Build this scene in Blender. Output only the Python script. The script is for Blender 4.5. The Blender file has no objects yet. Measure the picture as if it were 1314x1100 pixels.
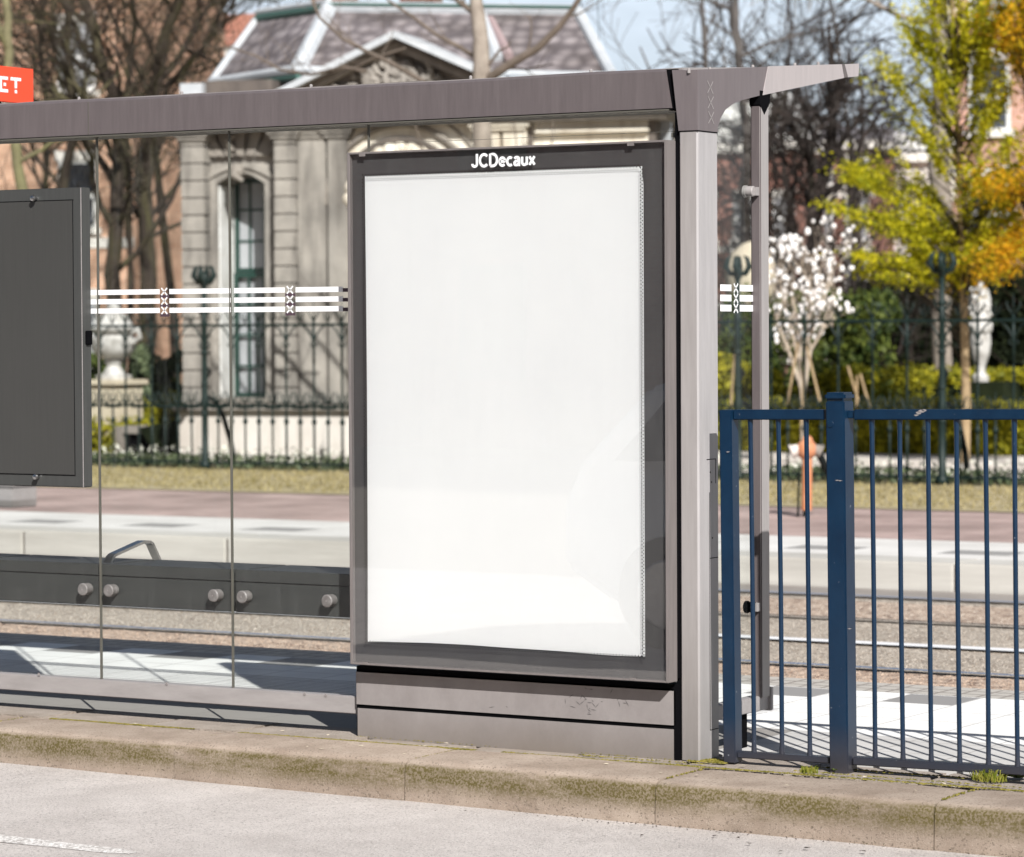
import bpy, bmesh, math, random
from mathutils import Vector, Matrix, noise
random.seed(7)
sc = bpy.context.scene
col = sc.collection
PI = math.pi
# ------------------------------------------------------------------ camera
FPX, TH, PT, RL = 4108.13, .545327, .0298108, -.00500145
CAM = Vector((6.52939, -9.7478, 1.48783))
Fw = Vector((-math.sin(TH)*math.cos(PT), math.cos(TH)*math.cos(PT), -math.sin(PT)))
R0 = Vector((math.cos(TH), math.sin(TH), 0)); U0 = R0.cross(Fw)
Rt = R0*math.cos(RL)+U0*math.sin(RL); Up = -R0*math.sin(RL)+U0*math.cos(RL)
def ray(u, v): return Fw+Rt*((u-657)/FPX)-Up*((v-550)/FPX)
def B(u, v, x=None, y=None, z=None, d=None, pl=None):
    """world point where the survey line through photo position (u,v) meets a real plane"""
    D = ray(u, v)
    if x is not None: t = (x-CAM.x)/D.x
    elif y is not None: t = (y-CAM.y)/D.y
    elif z is not None: t = (z-CAM.z)/D.z
    elif pl is not None: t = (pl[0]-CAM).dot(pl[1])/D.dot(pl[1])
    else: t = d
    return CAM+D*t
cd = bpy.data.cameras.new('camera'); cam = bpy.data.objects.new('camera', cd); col.objects.link(cam)
M = Matrix((( Rt.x, Up.x, -Fw.x, CAM.x), (Rt.y, Up.y, -Fw.y, CAM.y), (Rt.z, Up.z, -Fw.z, CAM.z), (0, 0, 0, 1)))
cam.matrix_world = M
cd.sensor_width = 36; cd.lens = FPX/1314*36; cd.clip_end = 2000; cd.clip_start = .1
cd.dof.use_dof = True; cd.dof.focus_distance = 11.4; cd.dof.aperture_fstop = 5.0
sc.camera = cam
# ------------------------------------------------------------------ light
SAZ, SEL = math.radians(136.5), math.radians(37.2)     # direction shadows fall, sun height
sd = Vector((math.cos(SAZ)*math.cos(SEL), math.sin(SAZ)*math.cos(SEL), -math.sin(SEL)))
L = bpy.data.lights.new('sun', 'SUN'); L.energy = 6.6; L.angle = math.radians(.53); L.color = (1, .975, .935)
so = bpy.data.objects.new('sun', L); col.objects.link(so); so.rotation_euler = sd.to_track_quat('-Z', 'Y').to_euler(); so.location = (4, -6, 9)
w = bpy.data.worlds.new('World'); sc.world = w; w.use_nodes = True
wn = w.node_tree.nodes; wl = w.node_tree.links; bg = wn['Background']
sky = wn.new('ShaderNodeTexSky'); sky.sky_type = 'NISHITA'; sky.sun_disc = False
sky.sun_elevation = SEL
sv = -sd; sky.sun_rotation = math.atan2(sv.x, sv.y)
sky.dust_density = 1.4; sky.ozone_density = 1.5
tcw = wn.new('ShaderNodeTexCoord'); mpw = wn.new('ShaderNodeMapping'); mpw.inputs['Scale'].default_value = (1, 1, 3.2); wl.new(tcw.outputs['Generated'], mpw.inputs[0])
nw = wn.new('ShaderNodeTexNoise'); nw.inputs['Scale'].default_value = 5; nw.inputs['Detail'].default_value = 7; nw.inputs['Roughness'].default_value = .6; wl.new(mpw.outputs[0], nw.inputs['Vector'])
rw = wn.new('ShaderNodeValToRGB'); rw.color_ramp.elements[0].position = .38; rw.color_ramp.elements[1].position = .66
rw.color_ramp.elements[0].color = (.50, .50, .50, 1); rw.color_ramp.elements[1].color = (.9, .9, .9, 1); wl.new(nw.outputs[0], rw.inputs[0])
spw = wn.new('ShaderNodeSeparateXYZ'); wl.new(tcw.outputs['Generated'], spw.inputs[0])
mrw = wn.new('ShaderNodeMapRange'); mrw.inputs['From Min'].default_value = .10; mrw.inputs['From Max'].default_value = .26; mrw.inputs['To Min'].default_value = 1; mrw.inputs['To Max'].default_value = 0; wl.new(spw.outputs['Z'], mrw.inputs[0])
muw = wn.new('ShaderNodeMath'); muw.operation = 'MULTIPLY'; wl.new(rw.outputs[0], muw.inputs[0]); dtw = wn.new('ShaderNodeVectorMath'); dtw.operation = 'DOT_PRODUCT'; wl.new(tcw.outputs['Generated'], dtw.inputs[0]); dtw.inputs[1].default_value = (-.52, .85, 0)
mrd = wn.new('ShaderNodeMapRange'); mrd.inputs['From Min'].default_value = .2; mrd.inputs['From Max'].default_value = .8; wl.new(dtw.outputs['Value'], mrd.inputs[0])
mu2 = wn.new('ShaderNodeMath'); mu2.operation = 'MULTIPLY'; wl.new(mrd.outputs[0], mu2.inputs[0]); wl.new(mrw.outputs[0], mu2.inputs[1]); wl.new(mu2.outputs[0], muw.inputs[1])
mw = wn.new('ShaderNodeMix'); mw.data_type = 'RGBA'; wl.new(muw.outputs[0], mw.inputs[0]); wl.new(sky.outputs[0], mw.inputs[6]); mw.inputs[7].default_value = (19.5, 21.8, 25, 1)
wl.new(mw.outputs[2], bg.inputs[0]); bg.inputs[1].default_value = .055
sc.view_settings.view_transform = 'Standard'; sc.view_settings.look = 'None'
sc.view_settings.exposure = 0; sc.view_settings.gamma = 1
sc.render.engine = 'CYCLES'
sc.cycles.max_bounces = 8; sc.cycles.transparent_max_bounces = 24; sc.cycles.use_denoising = True
# ------------------------------------------------------------------ materials
def nm(name):
    m = bpy.data.materials.new(name); m.use_nodes = True
    return m, m.node_tree.nodes, m.node_tree.links, m.node_tree.nodes['Principled BSDF']
def mat(name, c, rough=.6, c2=None, scale=6, detail=5, bump=0, bscale=60, metal=0, stretch=None, amt=(.35, .65), spec=.5, coat=0):
    m, n, l, p = nm(name)
    p.inputs['Roughness'].default_value = rough; p.inputs['Metallic'].default_value = metal
    p.inputs['Specular IOR Level'].default_value = spec
    p.inputs['Coat Weight'].default_value = coat; p.inputs['Coat Roughness'].default_value = .08
    p.inputs['Base Color'].default_value = (*c, 1)
    tc = n.new('ShaderNodeTexCoord'); mp = n.new('ShaderNodeMapping'); l.new(tc.outputs['Object'], mp.inputs[0])
    if stretch: mp.inputs['Scale'].default_value = stretch
    if c2:
        t = n.new('ShaderNodeTexNoise'); t.inputs['Scale'].default_value = scale; t.inputs['Detail'].default_value = detail
        t.inputs['Roughness'].default_value = .65
        l.new(mp.outputs[0], t.inputs['Vector'])
        r = n.new('ShaderNodeValToRGB'); r.color_ramp.elements[0].position = amt[0]; r.color_ramp.elements[1].position = amt[1]
        r.color_ramp.elements[0].color = (*c, 1); r.color_ramp.elements[1].color = (*c2, 1)
        l.new(t.outputs[0], r.inputs[0]); l.new(r.outputs[0], p.inputs['Base Color'])
    if bump:
        t2 = n.new('ShaderNodeTexNoise'); t2.inputs['Scale'].default_value = bscale; t2.inputs['Detail'].default_value = 4
        l.new(mp.outputs[0], t2.inputs['Vector'])
        b = n.new('ShaderNodeBump'); b.inputs['Strength'].default_value = bump; b.inputs['Distance'].default_value = .01
        l.new(t2.outputs[0], b.inputs['Height']); l.new(b.outputs[0], p.inputs['Normal'])
    return m
def speckle(m, scale, c, thr=.62, amt=1.0):
    """fine aggregate specks mixed over what the material already has"""
    n, l = m.node_tree.nodes, m.node_tree.links; p = n['Principled BSDF']
    src = p.inputs['Base Color'].links[0].from_socket if p.inputs['Base Color'].links else None
    tc = n.new('ShaderNodeTexCoord')
    t = n.new('ShaderNodeTexNoise'); t.inputs['Scale'].default_value = scale; t.inputs['Detail'].default_value = 2
    l.new(tc.outputs['Object'], t.inputs['Vector'])
    r = n.new('ShaderNodeValToRGB'); r.color_ramp.elements[0].position = thr; r.color_ramp.elements[1].position = thr+.06
    r.color_ramp.elements[1].color = (amt, amt, amt, 1)
    l.new(t.outputs[0], r.inputs[0])
    mx = n.new('ShaderNodeMix'); mx.data_type = 'RGBA'
    l.new(r.outputs[0], mx.inputs[0])
    if src: l.new(src, mx.inputs[6])
    else: mx.inputs[6].default_value = p.inputs['Base Color'].default_value
    mx.inputs[7].default_value = (*c, 1); l.new(mx.outputs[2], p.inputs['Base Color'])
    return m
def glass(name, tint=(1, 1, 1), ior=1.45, boost=1.0, dust=.07):
    m, n, l, p = nm(name); n.remove(p); out = n['Material Output']
    tr = n.new('ShaderNodeBsdfTransparent'); tr.inputs[0].default_value = (*tint, 1)
    gl = n.new('ShaderNodeBsdfGlossy'); gl.inputs['Roughness'].default_value = .01; gl.inputs[0].default_value = (1, 1, 1, 1)
    lw = n.new('ShaderNodeLayerWeight'); lw.inputs[0].default_value = .5     # Schlick fresnel, the same from both sides
    pw = n.new('ShaderNodeMath'); pw.operation = 'POWER'; pw.inputs[1].default_value = 5; l.new(lw.outputs['Facing'], pw.inputs[0])
    fr = n.new('ShaderNodeMath'); fr.operation = 'MULTIPLY_ADD'; fr.inputs[1].default_value = .95; fr.inputs[2].default_value = .035; l.new(pw.outputs[0], fr.inputs[0])
    tc = n.new('ShaderNodeTexCoord'); ns = n.new('ShaderNodeTexNoise'); ns.inputs['Scale'].default_value = 1.7
    l.new(tc.outputs['Object'], ns.inputs['Vector'])
    bp = n.new('ShaderNodeBump'); bp.inputs['Strength'].default_value = .02; bp.inputs['Distance'].default_value = .02
    l.new(ns.outputs[0], bp.inputs['Height']); l.new(bp.outputs[0], gl.inputs['Normal'])
    mu = n.new('ShaderNodeMath'); mu.operation = 'MULTIPLY'; mu.inputs[1].default_value = boost; mu.use_clamp = True
    l.new(fr.outputs[0], mu.inputs[0])
    mx = n.new('ShaderNodeMixShader'); l.new(mu.outputs[0], mx.inputs[0]); l.new(tr.outputs[0], mx.inputs[1]); l.new(gl.outputs[0], mx.inputs[2])
    df = n.new('ShaderNodeBsdfDiffuse'); df.inputs[0].default_value = (.75, .78, .76, 1); mp = n.new('ShaderNodeMapping'); mp.inputs['Scale'].default_value = (9, 9, .9); l.new(tc.outputs['Object'], mp.inputs[0])
    nz = n.new('ShaderNodeTexNoise'); nz.inputs['Scale'].default_value = 3; nz.inputs['Detail'].default_value = 8; nz.inputs['Roughness'].default_value = .75; l.new(mp.outputs[0], nz.inputs['Vector'])
    rz_ = n.new('ShaderNodeMapRange'); rz_.inputs['From Min'].default_value = .5; rz_.inputs['From Max'].default_value = .8; rz_.inputs['To Min'].default_value = .001; rz_.inputs['To Max'].default_value = dust; l.new(nz.outputs[0], rz_.inputs[0])
    m2 = n.new('ShaderNodeMixShader'); l.new(rz_.outputs[0], m2.inputs[0]); l.new(mx.outputs[0], m2.inputs[1]); l.new(df.outputs[0], m2.inputs[2])
    l.new(m2.outputs[0], out.inputs[0]); return m
def brick(name, c1, c2, mortar, bw=.22, bh=.07, ms=.012, rough=.9, axis='xz', offset=.5):
    m, n, l, p = nm(name); p.inputs['Roughness'].default_value = rough; p.inputs['Specular IOR Level'].default_value = .2
    tc = n.new('ShaderNodeTexCoord'); sp = n.new('ShaderNodeSeparateXYZ'); cb = n.new('ShaderNodeCombineXYZ')
    l.new(tc.outputs['Object'], sp.inputs[0])
    l.new(sp.outputs['X'], cb.inputs[0]); l.new(sp.outputs['Z' if axis == 'xz' else 'Y'], cb.inputs[1])
    bt = n.new('ShaderNodeTexBrick'); bt.inputs['Scale'].default_value = 1; bt.inputs['Brick Width'].default_value = bw; bt.inputs['Row Height'].default_value = bh
    bt.inputs['Mortar Size'].default_value = ms; bt.inputs['Color1'].default_value = (*c1, 1); bt.inputs['Color2'].default_value = (*c2, 1); bt.inputs['Mortar'].default_value = (*mortar, 1)
    bt.offset = offset
    l.new(cb.outputs[0], bt.inputs['Vector'])
    t = n.new('ShaderNodeTexNoise'); t.inputs['Scale'].default_value = 1.3; t.inputs['Detail'].default_value = 6; l.new(tc.outputs['Object'], t.inputs['Vector'])
    r = n.new('ShaderNodeValToRGB'); r.color_ramp.elements[0].color = (.62, .6, .58, 1); r.color_ramp.elements[1].color = (1.15, 1.12, 1.1, 1)
    r.color_ramp.elements[0].position = .3; r.color_ramp.elements[1].position = .7
    l.new(t.outputs[0], r.inputs[0])
    mx = n.new('ShaderNodeMix'); mx.data_type = 'RGBA'; mx.blend_type = 'MULTIPLY'; mx.inputs[0].default_value = 1
    l.new(bt.outputs[0], mx.inputs[6]); l.new(r.outputs[0], mx.inputs[7]); l.new(mx.outputs[2], p.inputs['Base Color'])
    b = n.new('ShaderNodeBump'); b.inputs['Strength'].default_value = .4; b.inputs['Distance'].default_value = .006; b.invert = True
    l.new(bt.outputs['Fac'], b.inputs['Height']); l.new(b.outputs[0], p.inputs['Normal'])
    return m
MT = {}
def painted(name, c, c2, rough=.45, streak=(14, 14, 1.2), bump=.05, metal=0.0, dirt=(.10, .09, .08), dz=.35):
    """weathered powder coat: fine vertical grain, cloudy wear, grime towards the ground"""
    m, n, l, p = nm(name); p.inputs['Roughness'].default_value = rough; p.inputs['Metallic'].default_value = metal
    tc = n.new('ShaderNodeTexCoord'); mp = n.new('ShaderNodeMapping'); mp.inputs['Scale'].default_value = streak; l.new(tc.outputs['Object'], mp.inputs[0])
    t = n.new('ShaderNodeTexNoise'); t.inputs['Scale'].default_value = 3; t.inputs['Detail'].default_value = 8; t.inputs['Roughness'].default_value = .7
    l.new(mp.outputs[0], t.inputs['Vector'])
    r = n.new('ShaderNodeValToRGB'); r.color_ramp.elements[0].position = .3; r.color_ramp.elements[1].position = .72
    r.color_ramp.elements[0].color = (*c, 1); r.color_ramp.elements[1].color = (*c2, 1); l.new(t.outputs[0], r.inputs[0])
    t3 = n.new('ShaderNodeTexNoise'); t3.inputs['Scale'].default_value = 2.2; t3.inputs['Detail'].default_value = 6; l.new(tc.outputs['Object'], t3.inputs['Vector'])
    sp = n.new('ShaderNodeSeparateXYZ'); l.new(tc.outputs['Object'], sp.inputs[0])
    mr = n.new('ShaderNodeMapRange'); mr.inputs['From Min'].default_value = dz; mr.inputs['From Max'].default_value = 0; l.new(sp.outputs['Z'], mr.inputs[0])
    mu = n.new('ShaderNodeMath'); mu.operation = 'MULTIPLY'; l.new(mr.outputs[0], mu.inputs[0]); l.new(t3.outputs[0], mu.inputs[1])
    mx = n.new('ShaderNodeMix'); mx.data_type = 'RGBA'; l.new(mu.outputs[0], mx.inputs[0]); l.new(r.outputs[0], mx.inputs[6]); mx.inputs[7].default_value = (*dirt, 1)
    l.new(mx.outputs[2], p.inputs['Base Color'])
    rr = n.new('ShaderNodeMapRange'); rr.inputs['To Min'].default_value = rough-.1; rr.inputs['To Max'].default_value = rough+.15; l.new(t3.outputs[0], rr.inputs[0]); l.new(rr.outputs[0], p.inputs['Roughness'])
    b = n.new('ShaderNodeBump'); b.inputs['Strength'].default_value = bump; b.inputs['Distance'].default_value = .004; l.new(t.outputs[0], b.inputs['Height']); l.new(b.outputs[0], p.inputs['Normal'])
    return m
MT['beam'] = painted('beam_paint', (0.1053, 0.0885, 0.0909), (0.139, 0.1179, 0.1204))
MT['capital'] = painted('capital_paint', (0.1365, 0.117, 0.1209), (0.1677, 0.1443, 0.1482))
MT['capital_light'] = painted('console_paint', (0.3608, 0.328, 0.328), (0.4264, 0.3854, 0.3854))
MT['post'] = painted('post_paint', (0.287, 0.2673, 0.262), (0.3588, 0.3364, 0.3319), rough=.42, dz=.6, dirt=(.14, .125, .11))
MT['post_lit_side'] = painted('post_lit_side_paint', (0.34, 0.3264, 0.3298), (0.4216, 0.4046, 0.408), rough=.38, dz=.7, dirt=(.16, .145, .13))  # same post paint, paler: sheen of the lit face put into the colour
MT['base'] = painted('plinth_paint', (0.2331, 0.2113, 0.2074), (0.295, 0.2712, 0.2664), streak=(3, 3, 2), rough=.55, dz=.12, dirt=(.15, .12, .09))
MT['rail'] = painted('rail_paint', (0.2808, 0.2613, 0.2574), (0.3588, 0.3354, 0.3315), streak=(2, 9, 9), dz=.01)
MT['adframe'] = painted('advert_frame_paint', (0.0663, 0.0624, 0.064), (0.0819, 0.078, 0.078), streak=(2, 2, 1), bump=.02, dz=.0)
MT['edge'] = painted('anodised_edge', (0.156, 0.1404, 0.1365), (0.2106, 0.1872, 0.1833), dz=0)
MT['dark'] = mat('black_recess', (.004, .004, .005), .9, spec=.05)
MT['blue'] = painted('blue_paint', (.002, .016, .042), (.004, .025, .060), rough=.30, streak=(4, 4, 3), dz=.16, dirt=(.085, .062, .045))
speckle(MT['blue'], 55, (.30, .32, .36), thr=.74, amt=.8)
MT['white_print'] = mat('white_vinyl', (.86, .86, .87), .5)
MT['dark_print'] = mat('violet_vinyl', (.075, .045, .06), .5)
MT['poster'] = mat('poster_paper', (.815, .815, .82), .6, c2=(.85, .85, .85), scale=1.2)
MT['glass'] = glass('shelter_glass', (.97, .98, .975), boost=.4, dust=.022)
MT['adglass'] = glass('advert_glass', (.985, .99, .99), boost=2.4, dust=.012)
MT['seal'] = mat('rubber_seal', (.10, .095, .08), .6)
MT['bench'] = painted('bench_paint', (0.0351, 0.0359, 0.0359), (0.0484, 0.0484, 0.0468), streak=(1, 4, 8), dz=0)
MT['case'] = painted('case_paint', (0.0484, 0.0499, 0.0484), (0.0624, 0.064, 0.0624), streak=(20, 20, 1), dz=0)
MT['case_panel'] = painted('case_panel_paint', (0.0468, 0.0468, 0.0445), (0.0562, 0.0554, 0.053), streak=(60, 60, 1), bump=.15, dz=0)
MT['steel'] = mat('stainless_steel', (.62, .62, .62), .28, metal=1, c2=(.5, .5, .5), scale=30)
MT['bolt'] = mat('cast_bolt', (.20, .19, .185), .5, c2=(.13, .12, .115), scale=40, bump=.2)
MT['red'] = mat('orange_red_board', (.85, .075, .03), .5)
# ground
MT['road'] = speckle(mat('road_asphalt', (.50, .455, .43), .9, c2=(.63, .58, .55), scale=3.5, bump=.9, bscale=170, detail=8), 110, (.27, .245, .23), .57, .7)
speckle(MT['road'], 140, (.72, .68, .65), .60, .75)
MT['roadpaint'] = speckle(mat('worn_road_paint', (.85, .83, .81), .8, c2=(.62, .59, .56), scale=12), 90, (.35, .32, .30), .5, .9)
MT['slab'] = speckle(mat('mossy_slab', (.27, .225, .185), .9, c2=(.38, .325, .28), scale=5, bump=.8, bscale=90), 160, (.45, .40, .35), .64, .7)
MT['slabgrey'] = mat('grey_slab', (.20, .185, .175), .9, c2=(.30, .275, .26), scale=4, bump=.5, bscale=70)
MT['track'] = speckle(speckle(mat('track_aggregate', (.33, .28, .23), .9, c2=(.43, .375, .315), scale=2, bump=1, bscale=60), 30, (.14, .11, .085), .56, .8), 36, (.60, .54, .46), .6, .8)
MT['trackred'] = speckle(speckle(mat('track_red_aggregate', (.38, .285, .22), .9, c2=(.46, .355, .28), scale=2, bump=1, bscale=60), 17, (.12, .07, .05), .55, .9), 21, (.7, .56, .44), .6, .9)
MT['trackgrey'] = speckle(mat('track_concrete', (.24, .215, .195), .9, c2=(.31, .28, .255), scale=3), 60, (.18, .15, .13), .6, .6)
MT['railsteel'] = mat('rail_steel_sky_glint', (.16, .24, .40), .3, metal=.2)  # sky glint painted in as a blue, hardly metallic base colour
MT['groove'] = mat('rail_groove', (.05, .04, .04), .9)
MT['kerbfar'] = mat('pale_concrete', (.44, .42, .385), .9, c2=(.56, .54, .50), scale=1.5, stretch=(.5, .5, 6))
MT['bluekerb'] = mat('bluestone', (.22, .26, .29), .8, c2=(.32, .36, .39), scale=2)
MT['joint_'] = mat('dark_joint', (.12, .10, .085), .95)
MT['brickroad'] = brick('clinker_road', (.42, .315, .295), (.50, .385, .36), (.38, .32, .30), bw=.2, bh=.1, ms=.008, axis='xy')
MT['soil'] = mat('garden_soil', (.10, .085, .05), .95, c2=(.17, .15, .07), scale=1.5)
MT['path'] = mat('pale_gravel', (.66, .61, .55), .95, c2=(.56, .50, .45), scale=.8)
MT['turf'] = mat('verge_turf', (.30, .25, .12), .95, c2=(.44, .37, .24), scale=3, stretch=(.3, 2, 1))
MT['earth'] = mat('wide_ground', (.20, .18, .15), .95, c2=(.26, .23, .19), scale=.1)
# building
def masonry(name, c, c2, dark, sc_=1.4):
    m = mat(name, c, .9, c2=c2, scale=sc_, bump=.5, bscale=14, detail=8)
    n, l = m.node_tree.nodes, m.node_tree.links; p = n['Principled BSDF']
    src = p.inputs['Base Color'].links[0].from_socket
    tc = n.new('ShaderNodeTexCoord'); mp = n.new('ShaderNodeMapping'); mp.inputs['Scale'].default_value = (3, 3, .5); l.new(tc.outputs['Object'], mp.inputs[0])
    t = n.new('ShaderNodeTexNoise'); t.inputs['Scale'].default_value = 1.6; t.inputs['Detail'].default_value = 7; l.new(mp.outputs[0], t.inputs['Vector'])
    r = n.new('ShaderNodeValToRGB'); r.color_ramp.elements[0].position = .47; r.color_ramp.elements[1].position = .72; r.color_ramp.elements[1].color = (.75, .75, .75, 1)
    l.new(t.outputs[0], r.inputs[0]); mx = n.new('ShaderNodeMix'); mx.data_type = 'RGBA'; l.new(r.outputs[0], mx.inputs[0]); l.new(src, mx.inputs[6])
    mx.inputs[7].default_value = (*dark, 1); l.new(mx.outputs[2], p.inputs['Base Color']); return m
MT['stone'] = masonry('pavilion_stone', (.255, .235, .212), (.41, .375, .335), (.085, .076, .068))  # dark blotches: dirt, strengthened in place of branch shadows
MT['stonegrey'] = masonry('weathered_stone', (0.24, 0.212, 0.184), (0.304, 0.272, 0.24), (.15, .13, .115))
MT['stonedark'] = masonry('dark_stone_and_shade', (0.112, 0.0945, 0.084), (0.168, 0.14, 0.119), (.07, .06, .055))  # dark stone, also the colour of painted shade on the buildings
MT['stonepale'] = masonry('rendered_wall', (0.627, 0.57, 0.5225), (0.722, 0.6745, 0.627), (.42, .36, .31))
MT['stonecream'] = masonry('cream_wall', (.74, .67, .56), (.84, .79, .70), (.46, .38, .29))
MT['joint'] = mat('stone_joint', (.05, .043, .038), .95)
MT['lead'] = mat('lead_flashing', (0.4464, 0.4752, 0.504), .5, c2=(0.576, 0.5976, 0.6192), scale=2.2, bump=.3, bscale=6)
MT['rolllead'] = mat('pink_lead', (.36, .27, .27), .6)
MT['gutter'] = mat('green_gutter', (.06, .13, .11), .5)
def slate():
    m, n, l, p = nm('scalloped_slate'); p.inputs['Roughness'].default_value = .55
    tc = n.new('ShaderNodeTexCoord'); v = n.new('ShaderNodeTexVoronoi'); v.inputs['Scale'].default_value = 4.4; v.inputs['Randomness'].default_value = .55
    l.new(tc.outputs['Object'], v.inputs['Vector'])
    r = n.new('ShaderNodeValToRGB'); r.color_ramp.elements[0].color = (.31, .29, .285, 1); r.color_ramp.elements[0].position = .15; r.color_ramp.elements[1].color = (.13, .118, .118, 1); r.color_ramp.elements[1].position = .62
    l.new(v.outputs['Distance'], r.inputs[0])
    t = n.new('ShaderNodeTexNoise'); t.inputs['Scale'].default_value = 1.1; t.inputs['Detail'].default_value = 5; l.new(tc.outputs['Object'], t.inputs['Vector'])
    r2 = n.new('ShaderNodeValToRGB'); r2.color_ramp.elements[0].color = (.55, .5, .48, 1); r2.color_ramp.elements[1].color = (1.25, 1.2, 1.25, 1); r2.color_ramp.elements[0].position = .3; r2.color_ramp.elements[1].position = .7
    l.new(t.outputs[0], r2.inputs[0]); mx = n.new('ShaderNodeMix'); mx.data_type = 'RGBA'; mx.blend_type = 'MULTIPLY'; mx.inputs[0].default_value = 1
    l.new(r.outputs[0], mx.inputs[6]); l.new(r2.outputs[0], mx.inputs[7]); l.new(mx.outputs[2], p.inputs['Base Color'])
    b = n.new('ShaderNodeBump'); b.inputs['Strength'].default_value = .7; b.inputs['Distance'].default_value = .05; b.invert = True; l.new(v.outputs['Distance'], b.inputs['Height']); l.new(b.outputs[0], p.inputs['Normal'])
    return m
MT['slate'] = slate()
MT['winframe'] = mat('dark_green_frame', (.012, .045, .035), .4)
MT['whitewood'] = mat('white_woodwork', (.86, .86, .85), .5, c2=(.68, .67, .64), scale=3)
MT['pane'] = mat('window_pane', (.30, .31, .33), .08, c2=(.42, .43, .45), scale=1.2)
MT['panedark'] = mat('dark_window_pane', (.03, .033, .04), .06, c2=(.10, .11, .13), scale=.8)
MT['orangebrick'] = brick('orange_brick', (.60, .32, .20), (.72, .43, .29), (.66, .52, .42))
MT['redbrick'] = brick('red_brick', (.27, .105, .08), (.35, .155, .12), (.32, .23, .20))
MT['pinkbrick'] = brick('pink_brick', (.56, .29, .22), (.64, .36, .28), (.55, .42, .35))
MT['band'] = mat('white_stone_band', (.88, .85, .80), .8, c2=(.74, .70, .64), scale=2)
MT['rooftile'] = mat('grey_roof', (.20, .19, .21), .7, c2=(.30, .28, .30), scale=2)
MT['redtile'] = mat('red_roof_tile', (.36, .14, .09), .8, c2=(.46, .22, .16), scale=2)
MT['iron'] = mat('green_iron', (.005, .014, .0125), .5, c2=(.010, .024, .0215), scale=9, bump=.15, bscale=40, spec=.3)
MT['ironblack'] = mat('black_iron', (.006, .008, .008), .6, spec=.15)
MT['marble'] = mat('white_marble', (.62, .61, .59), .6, c2=(.36, .345, .32), scale=7)
MT['sandstone'] = mat('pale_sandstone', (.62, .55, .42), .85, c2=(.48, .41, .31), scale=3)
MT['orange'] = mat('faded_orange', (.50, .19, .085), .6, c2=(.58, .27, .15), scale=6)
def bark(name, c, c2, moss): return masonry(name, c, c2, moss, 5)
MT['bark'] = bark('brown_bark', (0.0229, 0.0153, 0.0112), (0.0433, 0.0306, 0.0214), (.075, .07, .025))
MT['barkmoss'] = bark('mossy_bark', (.13, .115, .06), (.22, .20, .11), (.20, .19, .08))
MT['barkpale'] = bark('pale_bark', (.40, .33, .26), (.52, .45, .37), (.22, .17, .13))
MT['barkgrey'] = bark('grey_brown_trunk_bark', (.24, .20, .165), (.37, .32, .27), (.13, .11, .09))
MT['barkmid'] = bark('greybrown_bark', (.12, .095, .075), (.20, .16, .13), (.10, .08, .06))
MT['barkblack'] = bark('black_bark', (.025, .018, .016), (.05, .036, .03), (.02, .018, .015))
MT['barktan'] = bark('tan_bark', (.34, .24, .13), (.46, .34, .20), (.20, .14, .08))
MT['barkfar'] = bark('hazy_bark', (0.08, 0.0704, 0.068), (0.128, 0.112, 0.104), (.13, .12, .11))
def leafm(name, c, c2, sc_=2.5, trans=.5):
    m, n, l, p = nm(name); p.inputs['Roughness'].default_value = .55; p.inputs['Specular IOR Level'].default_value = .25 if trans else .03
    g = n.new('ShaderNodeNewGeometry'); tc = n.new('ShaderNodeTexCoord'); t = n.new('ShaderNodeTexNoise'); t.inputs['Scale'].default_value = sc_; l.new(tc.outputs['Object'], t.inputs['Vector'])
    ad = n.new('ShaderNodeMath'); ad.operation = 'ADD'; l.new(t.outputs[0], ad.inputs[0])
    ml = n.new('ShaderNodeMath'); ml.operation = 'MULTIPLY_ADD'; ml.inputs[1].default_value = .5; ml.inputs[2].default_value = -.25
    l.new(g.outputs['Random Per Island'], ml.inputs[0]); l.new(ml.outputs[0], ad.inputs[1])
    r = n.new('ShaderNodeValToRGB'); r.color_ramp.elements[0].position = .3; r.color_ramp.elements[1].position = .7
    r.color_ramp.elements[0].color = (*c, 1); r.color_ramp.elements[1].color = (*c2, 1); l.new(ad.outputs[0], r.inputs[0]); l.new(r.outputs[0], p.inputs['Base Color'])
    if trans:
        tb = n.new('ShaderNodeBsdfTranslucent'); l.new(r.outputs[0], tb.inputs[0]); ms = n.new('ShaderNodeMixShader'); ms.inputs[0].default_value = trans
        l.new(p.outputs[0], ms.inputs[1]); l.new(tb.outputs[0], ms.inputs[2]); l.new(ms.outputs[0], n['Material Output'].inputs[0])
    return m
MT['leaf'] = leafm('spring_leaf', (.28, .30, .014), (.82, .74, .03))
MT['leaforange'] = leafm('copper_leaf', (.42, .36, .015), (.86, .46, .02))
MT['hedge'] = leafm('box_leaf', (.035, .06, .015), (.13, .16, .03), trans=.2)
MT['hedgeyellow'] = leafm('privet_leaf', (.16, .17, .015), (.50, .45, .03), trans=.3)
MT['shrub'] = leafm('grey_green_leaf', (.07, .10, .05), (.20, .24, .13), trans=.2)
MT['darkleaf'] = leafm('dark_leaf_and_shade', (.006, .009, .005), (.022, .028, .014), trans=0)  # near black leaves, also the colour of painted shade
MT['blossom'] = leafm('blossom_petal', (.88, .85, .84), (.96, .95, .95), trans=0)
MT['daffodil'] = leafm('flower_petal', (.80, .80, .66), (.92, .90, .82), trans=.2)
MT['grass'] = leafm('grass_blade', (.16, .20, .02), (.40, .38, .08), trans=.3)
MT['drygrass'] = leafm('verge_blade', (.26, .22, .09), (.50, .42, .22), trans=.3)
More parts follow.
